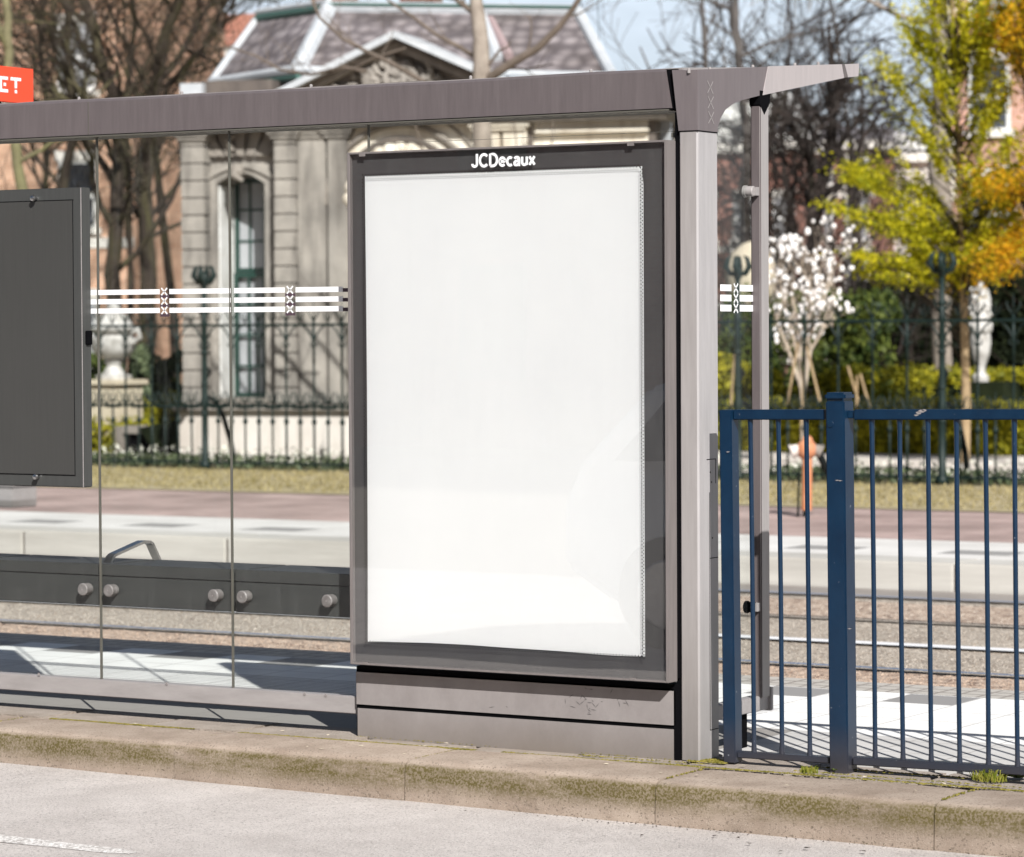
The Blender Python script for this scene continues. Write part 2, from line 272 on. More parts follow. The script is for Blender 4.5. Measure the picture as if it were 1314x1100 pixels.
# ------------------------------------------------------------------ mesh helpers
class MB:
    def __init__(s): s.v = []; s.f = []
    def add(s, vs, fs):
        o = len(s.v); s.v += [tuple(p) for p in vs]; s.f += [tuple(i+o for i in f) for f in fs]
    def box(s, x0, x1, y0, y1, z0, z1):
        s.add([(x0, y0, z0), (x1, y0, z0), (x1, y1, z0), (x0, y1, z0), (x0, y0, z1), (x1, y0, z1), (x1, y1, z1), (x0, y1, z1)],
              [(0, 3, 2, 1), (4, 5, 6, 7), (0, 1, 5, 4), (1, 2, 6, 5), (2, 3, 7, 6), (3, 0, 4, 7)])
    def obox(s, o, ax, ay, az):
        """box from corner o with edge vectors"""
        o, ax, ay, az = map(Vector, (o, ax, ay, az))
        s.add([o, o+ax, o+ax+ay, o+ay, o+az, o+ax+az, o+ax+ay+az, o+ay+az],
              [(0, 3, 2, 1), (4, 5, 6, 7), (0, 1, 5, 4), (1, 2, 6, 5), (2, 3, 7, 6), (3, 0, 4, 7)])
    def poly(s, pts): s.add(pts, [tuple(range(len(pts)))])
    def prism(s, pts, vec):
        vec = Vector(vec); n = len(pts); pts = [Vector(p) for p in pts]
        s.add(pts+[p+vec for p in pts], [tuple(range(n))[::-1], tuple(range(n, 2*n))]+[(i, (i+1) % n, (i+1) % n+n, i+n) for i in range(n)])
    def tube(s, pts, rad, n=8, caps=True):
        pts = [Vector(p) for p in pts]; k = len(pts); rad = rad if hasattr(rad, '__len__') else [rad]*k
        vs = []; a = None
        for i, p in enumerate(pts):
            t = (pts[min(i+1, k-1)]-pts[max(i-1, 0)])
            if t.length < 1e-9: t = Vector((0, 0, 1))
            t.normalize()
            if a is None: a = t.orthogonal().normalized()
            else:
                a = a-t*a.dot(t)
                a = a.normalized() if a.length > 1e-6 else t.orthogonal().normalized()
            b = t.cross(a)
            vs += [p+(a*math.cos(2*PI*j/n)+b*math.sin(2*PI*j/n))*rad[i] for j in range(n)]
        fs = [(i*n+j, i*n+(j+1) % n, (i+1)*n+(j+1) % n, (i+1)*n+j) for i in range(k-1) for j in range(n)]
        if caps: fs += [tuple(range(n))[::-1], tuple(range((k-1)*n, k*n))]
        s.add(vs, fs)
    def lathe(s, c, prof, n=20, axis=Vector((0, 0, 1))):
        """prof: (height, radius)"""
        axis = Vector(axis).normalized(); s.tube([Vector(c)+axis*h for h, r in prof], [max(r, 1e-4) for h, r in prof], n)
    def ball(s, c, r, n=10, m=7, sz=1):
        c = Vector(c); s.tube([c+Vector((0, 0, -math.cos(PI*i/m)*r*sz)) for i in range(m+1)], [max(math.sin(PI*i/m)*r, 1e-4) for i in range(m+1)], n)
    def build(s, name, m, parent=None, bevel=0, smooth=False, loc=None, kind=None):
        me = bpy.data.meshes.new(name)
        vs = s.v
        if loc is not None: vs = [(x-loc[0], y-loc[1], z-loc[2]) for x, y, z in vs]
        me.from_pydata(vs, [], s.f); me.update()
        if bevel or smooth:
            bm = bmesh.new(); bm.from_mesh(me); bmesh.ops.recalc_face_normals(bm, faces=bm.faces)
            if bevel:
                es = [e for e in bm.edges if len(e.link_faces) == 2 and e.calc_face_angle(0) > .5]
                bmesh.ops.bevel(bm, geom=es, offset=bevel, segments=2, affect='EDGES', clamp_overlap=True)
            bm.to_mesh(me); bm.free()
        if smooth: 
            for p in me.polygons: p.use_smooth = True
            try: me.set_sharp_from_angle(angle=math.radians(40))
            except Exception: pass
        ms = m if isinstance(m, (list, tuple)) else [m]
        for q in ms: me.materials.append(MT[q] if isinstance(q, str) else q)
        o = bpy.data.objects.new(name, me); col.objects.link(o)
        if parent is not None: 
            o.parent = parent
            if loc is not None: o.location = Vector(loc)-glob(parent)
            else: o.location = -glob(parent)
        elif loc is not None: o.location = loc
        if kind: o['kind'] = kind
        return o
def pieces(q, name, m, parent=None, **k):
    """build every loose piece of q as an object of its own"""
    par = list(range(len(q.v)))
    def find(a):
        while par[a] != a: par[a] = par[par[a]]; a = par[a]
        return a
    for f in q.f:
        for i in f[1:]: par[find(i)] = find(f[0])
    gr = {}
    for f in q.f: gr.setdefault(find(f[0]), []).append(f)
    for fs in gr.values():
        t = MB(); ix = sorted({i for f in fs for i in f}); mp = {i: j for j, i in enumerate(ix)}
        t.v = [q.v[i] for i in ix]; t.f = [tuple(mp[i] for i in f) for f in fs]; t.build(name, m, parent, **k)
def glob(o):
    v = Vector((0, 0, 0))
    while o is not None: v += Vector(o.location); o = o.parent
    return v
def tag(o, label, cat, group=None, kind=None):
    o['label'] = label; o['category'] = cat
    if group: o['group'] = group
    if kind: o['kind'] = kind
    return o
def thing(name, label, cat, loc=(0, 0, 0), group=None):
    o = bpy.data.objects.new(name, None); o.empty_display_size = .2; col.objects.link(o); o.location = loc
    return tag(o, label, cat, group)
def struct(name, mb, m, **k): return mb.build(name, m, kind='structure', **k)
def xs_mark(mb, c, ux, uz, s, wdt):
    """a St Andrew's cross made of two thin bars lying in the plane (ux,uz)"""
    c, ux, uz = Vector(c), Vector(ux), Vector(uz); nrm = ux.cross(uz)
    for q in (1, -1):
        d = (ux*s*q+uz*s); pdir = nrm.cross(d).normalized()*wdt/2
        mb.poly([c-d-pdir, c+d-pdir, c+d+pdir, c-d+pdir])
def text(body, loc, rot, size, m, parent, name='lettering', bold=.0, ext=.002, sx=1):
    cu = bpy.data.curves.new('t', 'FONT'); cu.body = body; cu.size = size; cu.extrude = ext; cu.offset = bold; cu.align_x = 'CENTER'; cu.align_y = 'CENTER'
    o = bpy.data.objects.new('t', cu); col.objects.link(o)
    dg = bpy.context.evaluated_depsgraph_get(); me = bpy.data.meshes.new_from_object(o.evaluated_get(dg)); bpy.data.objects.remove(o)
    me.materials.clear(); me.materials.append(MT[m]); t = bpy.data.objects.new(name, me); col.objects.link(t)
    t.parent = parent; t.location = Vector(loc)-(glob(parent) if parent else Vector((0, 0, 0))); t.rotation_euler = rot; t.scale = (sx, 1, 1)
    return t
# ================================================================== THE GROUND
G = -.25
g = MB(); g.poly([(-900, -300, -.30), (900, -300, -.30), (900, 1200, -.30), (-900, 1200, -.30)]); struct('ground', g, 'earth')
# near road: gentle fall towards the right, meets the kerb
def roadz(x): return -.128-.0075*(x+1.4)
g = MB(); N = 60
for i in range(N):
    x0, x1 = -30+i, -29+i
    g.poly([(x0, -9, roadz(0)-.02), (x1, -9, roadz(0)-.02), (x1, -.43, max(-.17, min(-.12, roadz(x1)))), (x0, -.43, max(-.17, min(-.12, roadz(x0))))])
struct('road', g, 'road')
def rz(x, y):
    i = math.floor(x); a = max(-.17, min(-.12, roadz(i))); b = max(-.17, min(-.12, roadz(i+1))); e = a+(b-a)*(x-i); return e+(roadz(0)-.02-e)*(-.43-y)/8.57
g = MB(); xx = [-12+i*.5 for i in range(25)]+[.2, .3]
for a, b in zip(xx, xx[1:]):
    w0, w1 = (.07 if a < -.1 else .045), (.07 if b < -.1 else (.045 if b < .25 else .02)); g.poly([(a, -1.79-w0, rz(a, -1.79-w0)+.0015), (b, -1.79-w1, rz(b, -1.79-w1)+.0015), (b, -1.79+w1, rz(b, -1.79+w1)+.0015), (a, -1.79+w0, rz(a, -1.79+w0)+.0015)])
struct('road_marking', g, 'roadpaint')
# near kerb: stones one metre long with rounded nose
def kerbmat():
    m = mat('near_kerb_stone', (.26, .20, .155), .92, c2=(.40, .325, .265), scale=3.5, bump=.35, bscale=260, detail=9)
    speckle(m, 230, (.50, .43, .36), .62, .6); speckle(m, 120, (.16, .125, .095), .59, .8); speckle(m, 45, (.07, .055, .04), .72, .9)
    n, l = m.node_tree.nodes, m.node_tree.links; p = n['Principled BSDF']; src = p.inputs['Base Color'].links[0].from_socket
    tc = n.new('ShaderNodeTexCoord'); sp = n.new('ShaderNodeSeparateXYZ'); l.new(tc.outputs['Object'], sp.inputs[0])
    mp = n.new('ShaderNodeMapping'); mp.inputs['Scale'].default_value = (2.2, 2, 9); l.new(tc.outputs['Object'], mp.inputs[0])
    t = n.new('ShaderNodeTexNoise'); t.inputs['Scale'].default_value = 1.5; t.inputs['Detail'].default_value = 9; t.inputs['Roughness'].default_value = .75; l.new(mp.outputs[0], t.inputs['Vector'])
    up = n.new('ShaderNodeValToRGB'); e = up.color_ramp.elements; e[0].position = .0; e[0].color = (0, 0, 0, 1); e[1].position = .45; e[1].color = (1, 1, 1, 1)
    e2 = up.color_ramp.elements.new(.82); e2.color = (1, 1, 1, 1); e3 = up.color_ramp.elements.new(.93); e3.color = (.0, .0, .0, 1)
    mr = n.new('ShaderNodeMapRange'); mr.inputs['From Min'].default_value = -.12; mr.inputs['From Max'].default_value = 0; l.new(sp.outputs['Z'], mr.inputs[0]); l.new(mr.outputs[0], up.inputs[0])
    r = n.new('ShaderNodeValToRGB'); r.color_ramp.elements[0].position = .28; r.color_ramp.elements[1].position = .52; l.new(t.outputs[0], r.inputs[0])
    mu = n.new('ShaderNodeMath'); mu.operation = 'MULTIPLY'; l.new(up.outputs[0], mu.inputs[0]); l.new(r.outputs[0], mu.inputs[1])
    tg = n.new('ShaderNodeTexNoise'); tg.inputs['Scale'].default_value = 130; tg.inputs['Detail'].default_value = 3; l.new(tc.outputs['Object'], tg.inputs['Vector'])
    rg = n.new('ShaderNodeValToRGB'); rg.color_ramp.elements[0].position = .42; rg.color_ramp.elements[1].position = .56; rg.color_ramp.elements[0].color = (.55, .55, .55, 1); l.new(tg.outputs[0], rg.inputs[0])
    m2 = n.new('ShaderNodeMath'); m2.operation = 'MULTIPLY'; l.new(rg.outputs[0], m2.inputs[1]); l.new(mu.outputs[0], m2.inputs[0])
    ts = n.new('ShaderNodeTexNoise'); ts.inputs['Scale'].default_value = 2.3; ts.inputs['Detail'].default_value = 10; ts.inputs['Roughness'].default_value = .8; l.new(tc.outputs['Object'], ts.inputs['Vector'])
    rs = n.new('ShaderNodeValToRGB'); rs.color_ramp.elements[0].position = .45; rs.color_ramp.elements[1].position = .62; l.new(ts.outputs[0], rs.inputs[0])
    low = n.new('ShaderNodeMapRange'); low.inputs['From Min'].default_value = -.008; low.inputs['From Max'].default_value = -.03; l.new(sp.outputs['Z'], low.inputs[0])
    m3 = n.new('ShaderNodeMath'); m3.operation = 'MULTIPLY'; l.new(rs.outputs[0], m3.inputs[0]); l.new(low.outputs[0], m3.inputs[1])
    m4 = n.new('ShaderNodeMath'); m4.operation = 'MULTIPLY'; m4.inputs[1].default_value = .35; l.new(m3.outputs[0], m4.inputs[0])
    ms_ = n.new('ShaderNodeMix'); ms_.data_type = 'RGBA'; l.new(m4.outputs[0], ms_.inputs[0]); l.new(src, ms_.inputs[6]); ms_.inputs[7].default_value = (.17, .135, .105, 1); src = ms_.outputs[2]
    mx = n.new('ShaderNodeMix'); mx.data_type = 'RGBA'; l.new(m2.outputs[0], mx.inputs[0]); l.new(src, mx.inputs[6]); mx.inputs[7].default_value = (.10, .078, .022, 1)
    l.new(mx.outputs[2], p.inputs['Base Color']); return m
MT['kerb'] = kerbmat()
g = MB()
def koff(x): return .014*noise.noise(Vector((x*1.1, 3, 0)))+.006*noise.noise(Vector((x*5, 9, 0)))
xj = [-.57+i-10 for i in range(24)]
for i in range(len(xj)-1):
    a, b = xj[i]+.0018, xj[i+1]-.0018; n = 16; dz = random.uniform(-.005, .004); dy = random.uniform(-.006, .006)
    prof = [(-.435, -.2), (-.432, -.10), (-.43, -.035), (-.423, -.016), (-.408, -.005), (-.385, 0), (-.10, .0), (-.085, -.03)]
    rows = []
    for k in range(n+1):
        x = a+(b-a)*k/n; e = .003*((abs(k-n/2)/(n/2))**14)
        rows.append([(x, y+dy+koff(x)*(1 if y < -.3 else .4)+(e if y < -.3 else -e), z+dz+(.004*noise.noise(Vector((x*3, y*9, 1))) if z > -.03 else 0)-(e if z > -.05 else 0)) for y, z in prof])
    m_ = len(prof); vs = [p for r in rows for p in r]
    g.add(vs, [(k*m_+j, (k+1)*m_+j, (k+1)*m_+j+1, k*m_+j+1) for k in range(n) for j in range(m_-1)]+[tuple(range(m_)), tuple(range(n*m_, (n+1)*m_))[::-1]])
struct('kerb', g, 'kerb', smooth=True)
# strip of old slabs between kerb and platform slabs, with mossy joints
g = MB(); x = -12.0
while x < 12:
    wd = random.uniform(.42, .55); dz = random.uniform(-.006, .003)
    g.box(x+.006, x+wd-.006, -.078+random.uniform(-.004, .004), .235, -.1, dz); x += wd
struct('paving_edge', g, 'slab', bevel=.008)
def platform_mat():
    m, n, l, p = nm('platform_tiles'); p.inputs['Roughness'].default_value = .85
    tc = n.new('ShaderNodeTexCoord'); sp = n.new('ShaderNodeSeparateXYZ'); l.new(tc.outputs['Object'], sp.inputs[0])
    def math_(op, a, b=None, c=None):
        q = n.new('ShaderNodeMath'); q.operation = op
        for i, v in enumerate((a, b, c)):
            if v is None: continue
            if isinstance(v, (int, float)): q.inputs[i].default_value = v
            else: l.new(v, q.inputs[i])
        return q.outputs[0]
    X, Y = sp.outputs['X'], sp.outputs['Y']
    fx = math_('FRACT', math_('MULTIPLY_ADD', X, 1/.62, 5.18+20)); chk = math_('LESS_THAN', fx, .5)
    def band(a, b): return math_('MULTIPLY', math_('GREATER_THAN', Y, a), math_('LESS_THAN', Y, b))
    grey = math_('MULTIPLY', chk, band(2.0, 2.3))
    # joints
    jx = math_('LESS_THAN', math_('FRACT', math_('MULTIPLY_ADD', X, 1/.31, 10.36+40)), .03); jy = math_('LESS_THAN', math_('FRACT', math_('MULTIPLY', Y, 1/.3)), .03)
    jj = math_('MAXIMUM', jx, jy)
    ribs = math_('MULTIPLY', math_('LESS_THAN', math_('FRACT', math_('MULTIPLY', Y, 1/.045)), .38), math_('MULTIPLY', band(1.0, 1.62), math_('LESS_THAN', X, .9)))
    sx = math_('LESS_THAN', math_('FRACT', math_('MULTIPLY', X, 1/.1)), .16); sy = math_('LESS_THAN', math_('FRACT', math_('MULTIPLY', Y, 1/.1)), .2)
    small = math_('MULTIPLY', math_('MAXIMUM', sx, sy), band(2.31, 2.6))
    t = n.new('ShaderNodeTexNoise'); t.inputs['Scale'].default_value = 4; t.inputs['Detail'].default_value = 8; l.new(tc.outputs['Object'], t.inputs['Vector'])
    r = n.new('ShaderNodeValToRGB'); r.color_ramp.elements[0].position = .3; r.color_ramp.elements[1].position = .7
    r.color_ramp.elements[0].color = (.76, .75, .73, 1); r.color_ramp.elements[1].color = (.90, .89, .87, 1); l.new(t.outputs[0], r.inputs[0])
    def mix(f, a, c, mode='MIX'):
        q = n.new('ShaderNodeMix'); q.data_type = 'RGBA'; q.blend_type = mode; l.new(f, q.inputs[0]); l.new(a, q.inputs[6]); q.inputs[7].default_value = (*c, 1); return q.outputs[2]
    def scale(f, k): return math_('MULTIPLY', f, k)
    c = mix(grey, r.outputs[0], (.28, .27, .265)); c = mix(scale(band(2.31, 2.62), 1), c, (.47, .44, .40))
    c = mix(scale(jj, .55), c, (.30, .28, .26)); c = mix(scale(ribs, .8), c, (.25, .24, .25)); c = mix(scale(small, .8), c, (.22, .19, .17))
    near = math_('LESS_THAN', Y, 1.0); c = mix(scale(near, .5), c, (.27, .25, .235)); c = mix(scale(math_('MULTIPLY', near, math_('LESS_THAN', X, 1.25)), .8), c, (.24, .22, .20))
    l.new(c, p.inputs['Base Color'])
    h = math_('ADD', math_('ADD', scale(jj, -1), ribs), scale(small, -1)); b = n.new('ShaderNodeBump'); b.inputs['Strength'].default_value = .5; b.inputs['Distance'].default_value = .004; l.new(h, b.inputs['Height']); l.new(b.outputs[0], p.inputs['Normal'])
    return m
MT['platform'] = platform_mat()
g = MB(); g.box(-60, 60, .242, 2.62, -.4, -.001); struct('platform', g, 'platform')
g = MB(); g.box(-60, 60, 2.62, 9.95, -.35, G-.004)
struct('track_bed', g, 'track')
def strip(name, y0, y1, z, m, x0=-60, x1=60, kind='structure'):
    q = MB(); q.poly([(x0, y0, z), (x1, y0, z), (x1, y1, z), (x0, y1, z)]); return q.build(name, m, kind=kind)
strip('track_bed_grey', 2.63, 4.55, G, 'trackgrey'); strip('track_bed_red', 4.55, 5.15, G, 'trackred')
strip('track_bed_red', 7.9, 9.0, G, 'trackred'); strip('track_bed_grey', 9.35, 9.96, G, 'trackgrey')
for i, y in enumerate((5.2, 7.72, 9.25)):
    strip('rail', y-.03, y+.03, G+.016, 'railsteel' if i != 1 else 'groove'); strip('rail_groove', y+.035, y+.075, G+.010, 'groove')
strip('track_marking', 6.35, 6.49, G+.012, 'white_print')
# far platform
g = MB(); x = -60
ZF = -.06
while x < 40: g.box(x+.008, x+2.0-.008, 9.98, 10.45, -.4, ZF); x += 2
struct('far_kerb', g, 'kerbfar', bevel=.015)
g = MB(); g.box(-60, 40, 10.0, 10.44, -.4, ZF-.015); struct('far_kerb_bed', g, 'joint_')
def farmat():
    m = mat('far_tiles', (.74, .72, .69), .85, c2=(.60, .58, .55), scale=1.5)
    n, l = m.node_tree.nodes, m.node_tree.links; p = n['Principled BSDF']; src = p.inputs['Base Color'].links[0].from_socket
    tc = n.new('ShaderNodeTexCoord'); sp = n.new('ShaderNodeSeparateXYZ'); l.new(tc.outputs['Object'], sp.inputs[0])
    def M_(op, a, b=0.0, c=0.0):
        q = n.new('ShaderNodeMath'); q.operation = op
        for i, v in enumerate((a, b, c)):
            if isinstance(v, (int, float)): q.inputs[i].default_value = v
            else: l.new(v, q.inputs[i])
        return q.outputs[0]
    f = M_('LESS_THAN', M_('FRACT', M_('MULTIPLY_ADD', sp.outputs[0], 1/1.2, 30.1)), .45); bnd = M_('MULTIPLY', M_('GREATER_THAN', sp.outputs[1], 10.85), M_('LESS_THAN', sp.outputs[1], 11.25))
    q = n.new('ShaderNodeMix'); q.data_type = 'RGBA'; l.new(M_('MULTIPLY', f, bnd), q.inputs[0]); l.new(src, q.inputs[6]); q.inputs[7].default_value = (.30, .29, .28, 1); l.new(q.outputs[2], p.inputs['Base Color']); return m
MT['fartiles'] = farmat()
g = MB(); g.box(-60, 40, 10.451, 12.12, -.4, ZF-.004); struct('far_platform', g, 'fartiles')
g = MB(); g.box(-60, 40, 12.121, 12.42, -.4, ZF-.03); struct('far_kerb_bluestone', g, 'bluekerb')
def stones(name, label, m, y0, y1, n, h):
    vs = []; fs = []; rg = random.Random(n)
    for _ in range(n):
        y = y0+(y1-y0)*rg.random()**1.15
        if any(a <= y <= b for a, b in ((6.33, 6.50), (7.68, 7.80), (5.15, 5.28))): continue
        xa, xb = B(0, 800, y=y).x-.4, B(1314, 800, y=y).x+.4; x = rg.uniform(xa, xb); s_ = rg.uniform(.5, 1.3)*h; a = rg.uniform(0, 2*PI); o = len(vs)
        vs += [(x+math.cos(a+k*2.094)*s_, y+math.sin(a+k*2.094)*s_, G) for k in range(3)]+[(x+rg.gauss(0, .2)*s_, y+rg.gauss(0, .2)*s_, G+s_*rg.uniform(.6, 1.3))]; fs += [(o, o+1, o+3), (o+1, o+2, o+3), (o+2, o, o+3)]
    q = MB(); q.v = vs; q.f = fs; tag(q.build(name, m, kind='stuff'), label, 'gravel')
MT['stonelight'] = leafm('pale_aggregate', (.36, .315, .265), (.58, .525, .46), trans=0, sc_=40); MT['stonedk'] = leafm('dark_aggregate', (.16, .125, .10), (.34, .265, .205), trans=0, sc_=40)
MT['stonered'] = leafm('reddish_aggregate', (.32, .22, .16), (.56, .44, .35), trans=0, sc_=40)
for y0, y1, n_ in ((5.25, 7.65, 16000), (7.8, 9.15, 8000)): stones('track_gravel', 'pale coarse aggregate between the tram rails', 'stonelight', y0, y1, int(n_*1.6), .0040); stones('track_gravel', 'dark brown coarse aggregate between the tram rails', 'stonedk', y0, y1, n_//2+1, .0042)
stones('track_gravel', 'reddish coarse aggregate next to the near platform edge', 'stonered', 4.5, 5.15, 10000, .0042)
strip('cycle_path', 12.42, 18.7, G+.004, 'brickroad', -80, 40)
strip('verge', 18.7, 23.2, G+.012, 'turf', -80, 40)
strip('garden_ground', 23.2, 90, G+.002, 'soil', -120, 60)
strip('garden_path', 25.2, 31.5, G+.012, 'path', -16.5, 30)
def scatter(name, m, xr, yr, z, n, h, wd, lean=.5, kind='stuff', yf=None):
    vs = []; fs = []
    for _ in range(n):
        x = random.uniform(*xr); y = random.uniform(*yr) if yf is None else yf(x); a = random.uniform(0, 2*PI); hh = h*random.uniform(.5, 1.2)
        dx, dy = math.cos(a)*wd, math.sin(a)*wd; lx, ly = random.gauss(0, lean)*hh, random.gauss(0, lean)*hh; o = len(vs)
        vs += [(x-dx, y-dy, z), (x+dx, y+dy, z), (x+lx, y+ly, z+hh)]; fs.append((o, o+1, o+2))
    q = MB(); q.v = vs; q.f = fs; return q.build(name, m, kind=kind)
tag(scatter('verge_grass', 'drygrass', (-24, -2), (19, 23.3), G+.01, 17000, .04, .012), 'short yellowish green grass strip between brick path and iron fence', 'grass')
# ================================================================== SHELTER
sh = thing('bus_shelter', 'grey tram shelter with glass back wall, thick corner post and long roof beam', 'shelter', (1.306, .12, 0))
def crossed(name, m, parent, **k): pass
# corner post
mb = MB(); mb.prism([(1.268, .19, 0), (1.268, .052, 0), (1.274, .046, 0), (1.336, .046, 0), (1.342, .052, 0), (1.342, .19, 0)], (0, 0, 2.181))
post = mb.build('corner_post', ['post', 'post_lit_side'], sh)
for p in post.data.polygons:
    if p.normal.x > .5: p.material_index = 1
mb = MB()      # service hatch outline on the +x face
for z0, z1, in ((.085, 1.04), ):
    pass
X = 1.3432
for a, b in (((.125, .10), (.125, .93)), ((.172, .96), (.172, 1.045)), ):
    mb.box(X-.002, X, a[0]-.0008, a[0]+.0008, a[1], b[1])
for y0, y1, z in ((.125, .187, .10), (.125, .188, .70), (.105, .172, 1.045)):
    mb.box(X-.002, X, y0, y1, z-.0012, z+.0012)
for y, z in ((.145, .77), (.13, 1.0), (.14, .965)): mb.box(X-.002, X, y-.002, y+.002, z-.003, z+.003)
pieces(mb, 'hatch_joint', 'dark', post)
# capital (front face) and side console: one cast piece with profile in the plane x
prof = [(920.8, 170), (921.5, 163), (924.5, 152), (931, 141), (941, 133.5), (952, 128.8), (966, 125), (980, 121.5), (1000, 117.3), (1040, 109), (1083, 100), (1080, 82.7), (1050, 83.6), (985, 85.6), (920, 88.6)]
pr = [B(u, v, x=1.342) for u, v in prof]
pr = [Vector((1.342, p.y, p.z)) for p in pr]
ztop = pr[-1].z-.012
pr += [Vector((1.342, .046, ztop)), Vector((1.342, .046, 2.184))]
mb = MB(); mb.prism(pr, (-.074, 0, 0)); con = mb.build('capital', ['capital', 'capital_light'], sh)
for p in con.data.polygons:
    if p.normal.x > .5: p.material_index = 0
# the lighter outer half of the console, a separate cover plate
cut = [B(985, 85.6, x=1.342), B(978, 122, x=1.342)]
pl_ = [B(u, v, x=1.342) for u, v in [(985.2, 85.2), (978.2, 122.3), (1000, 117.5), (1040, 109.2), (1082.5, 100.2), (1079.5, 82.6), (1050, 83.3)]]
mb = MB(); mb.prism([Vector((1.3445, p.y, p.z)) for p in pl_], (-.003, 0, 0)); mb.build('cover_plate', 'capital_light', con)
pl_ = [B(u, v, x=1.342) for u, v in [(1088.5, 99.3), (1101.5, 98), (1102.5, 81.6), (1084, 82.5)]]
mb = MB(); mb.prism([Vector((1.342, p.y, p.z)) for p in pl_], (-.074, 0, 0)); mb.build('end_cap', 'capital_light', sh)
mb = MB(); mb.prism([(1.2805, .046, 2.184), (1.2805-.013, .046, 2.184), (1.243, .0455, ztop+.003), (1.2805, .0455, ztop+.003)], (0, .12, 0)); mb.build('gusset', 'capital', con)
# flared front cheek
mb = MB(); mb.prism([(1.2665, .05, 2.186), (1.2665, .12, 2.186), (1.2665, .12, ztop), (1.2665, .05, ztop)], (.0001, 0, 0))
# perforated crosses on the console
mb = MB()
for k in range(3):
    c = B(911.5+k*.6, 112+k*19.5, x=1.3436); xs_mark(mb, (1.3436, c.y, c.z), (0, 1, 0), (0, 0, 1), .021, .004)
mb.build('cross_emblem', 'rail', con)
mb = MB(); mb.box(1.266, 1.3435, .0445, .192, 2.180, 2.184); mb.build('joint', 'dark', con)
# beam
xb = 1.236
bp = [(.05, 2.265), (.05, 2.392), (.065, 2.402), (.21, 2.402), (.21, 2.28), (.19, 2.262)]
mb = MB(); n = 60
xs = [-6+(xb+6)*i/n for i in range(n+1)]
vs = []; 
for i, x in enumerate(xs):
    t = 1 if i < n else 0
    for y, z in bp: vs.append((x - (0 if i < n else (.022 if z > 2.3 else 0)), y, z+(.0045*noise.noise(Vector((x*1.7, 0, 4))) if z > 2.35 else 0)))
k = len(bp); mb.add(vs, [(i*k+j, (i+1)*k+j, (i+1)*k+(j+1) % k, i*k+(j+1) % k) for i in range(n) for j in range(k)]+[tuple(range(k))[::-1], tuple(range(n*k, n*k+k))])
beam = mb.build('beam', 'beam', sh)
mb = MB()
for x in (-1.33, -4.0): mb.box(x-.001, x+.001, .048, .06, 2.266, 2.392)
mb.box(-6, xb-.01, .049, .205, 2.2565, 2.2615); pieces(mb, 'beam_joint', 'seal', beam)
mb = MB(); mb.prism([(xb-.004, .06, 2.262), (xb+.04, .06, 2.262), (xb+.02, .06, 2.40), (xb-.026, .06, 2.40)], (0, .14, 0)); mb.build('beam_end', 'dark', beam)
# beam continuing as roof edge + roof sheet
yt, zt_ = B(1080, 82.7, x=1.342).y, B(1080, 83.0, x=1.342).z
mb = MB(); mb.prism([(-6, .07, 2.404), (-6, yt, zt_-.006), (-6, yt, zt_-.03), (-6, .07, 2.38)], (7.27, 0, 0)); mb.build('roof', 'rail', sh)
mb = MB(); mb.box(-6, 1.262, yt+.01, yt+.07, zt_-.05, zt_-.002); mb.build('front_fascia', 'beam', sh)
mb = MB()
for u, v in ((884, 89.5), (911, 88), (966, 85), (1020, 82.5), (1050, 81)): c = B(u, v, x=1.31); mb.lathe((1.31, c.y, c.z-.012), [(0, .006), (.014, .006), (.017, .003)], 8)
for x in (-1.4, -.9, -.3, .4, .9): mb.lathe((x, .08, 2.40), [(0, .006), (.014, .006), (.017, .003)], 8)
pieces(mb, 'roof_bolt', 'rail', sh)
# roof edge flashing (uneven)
mb = MB(); vs = []
for i in range(41):
    x = -3+i*.08; vs += [(x, .075, 2.4035), (x, .075, 2.406+.007*abs(noise.noise(Vector((x*2.3, 1, 2)))))]
mb.add(vs, [(2*i, 2*i+2, 2*i+3, 2*i+1) for i in range(40)]); mb.build('flashing', 'edge', sh)
# glass wall
gy = .09
def pane(x0, x1, z0, z1):
    q = MB(); q.box(x0, x1, gy-.003, gy+.003, z0, z1); return q.build('glass_pane', 'glass', sh)
panes = {}
div = [-3.23, -2.595, -1.958, -1.321, -.6855, -.05]
for i in range(len(div)-1): panes[i] = pane(div[i]+.0035, div[i+1]-.0035, .150, 2.256)
top_pane = pane(-.045, 1.236, 2.05, 2.256)
for x in div[1:]:
    q = MB(); q.box(x-.0025, x+.0025, gy-.006, gy+.005, .143, 2.2565); q.build('seal', 'seal', sh)
q = MB(); q.box(-.04, 1.24, gy-.004, gy-.0035, 2.185, 2.1865); q.box(1.2365, 1.2385, gy-.005, gy+.005, 2.06, 2.256); q.box(1.226, 1.24, gy-.02, gy+.01, 2.165, 2.18); pieces(q, 'seal', 'seal', sh)
def stripe_z(k): return (1.6535+.0, 1.6175, 1.5815)[k]
ys = gy-.0045
def xpx(u, v=385): return B(u, v, y=ys).x
segs = [(1, [(-2.6+.01, -1.958-.01)]), (2, [(-1.958+.01, -1.321-.004)]), (3, [(-1.321+.004, xpx(205)), (xpx(217.5), xpx(296))]), (4, [(xpx(300.5), xpx(365.5)), (xpx(379.5), xpx(440))])]
for i, sgl in segs:
    q = MB()
    for a, b in sgl:
        for k in range(3):
            z = stripe_z(k); q.box(a, b, ys-.001, ys, z-.0098, z+.0098)
    q.build('white_stripe', 'white_print', panes[i])
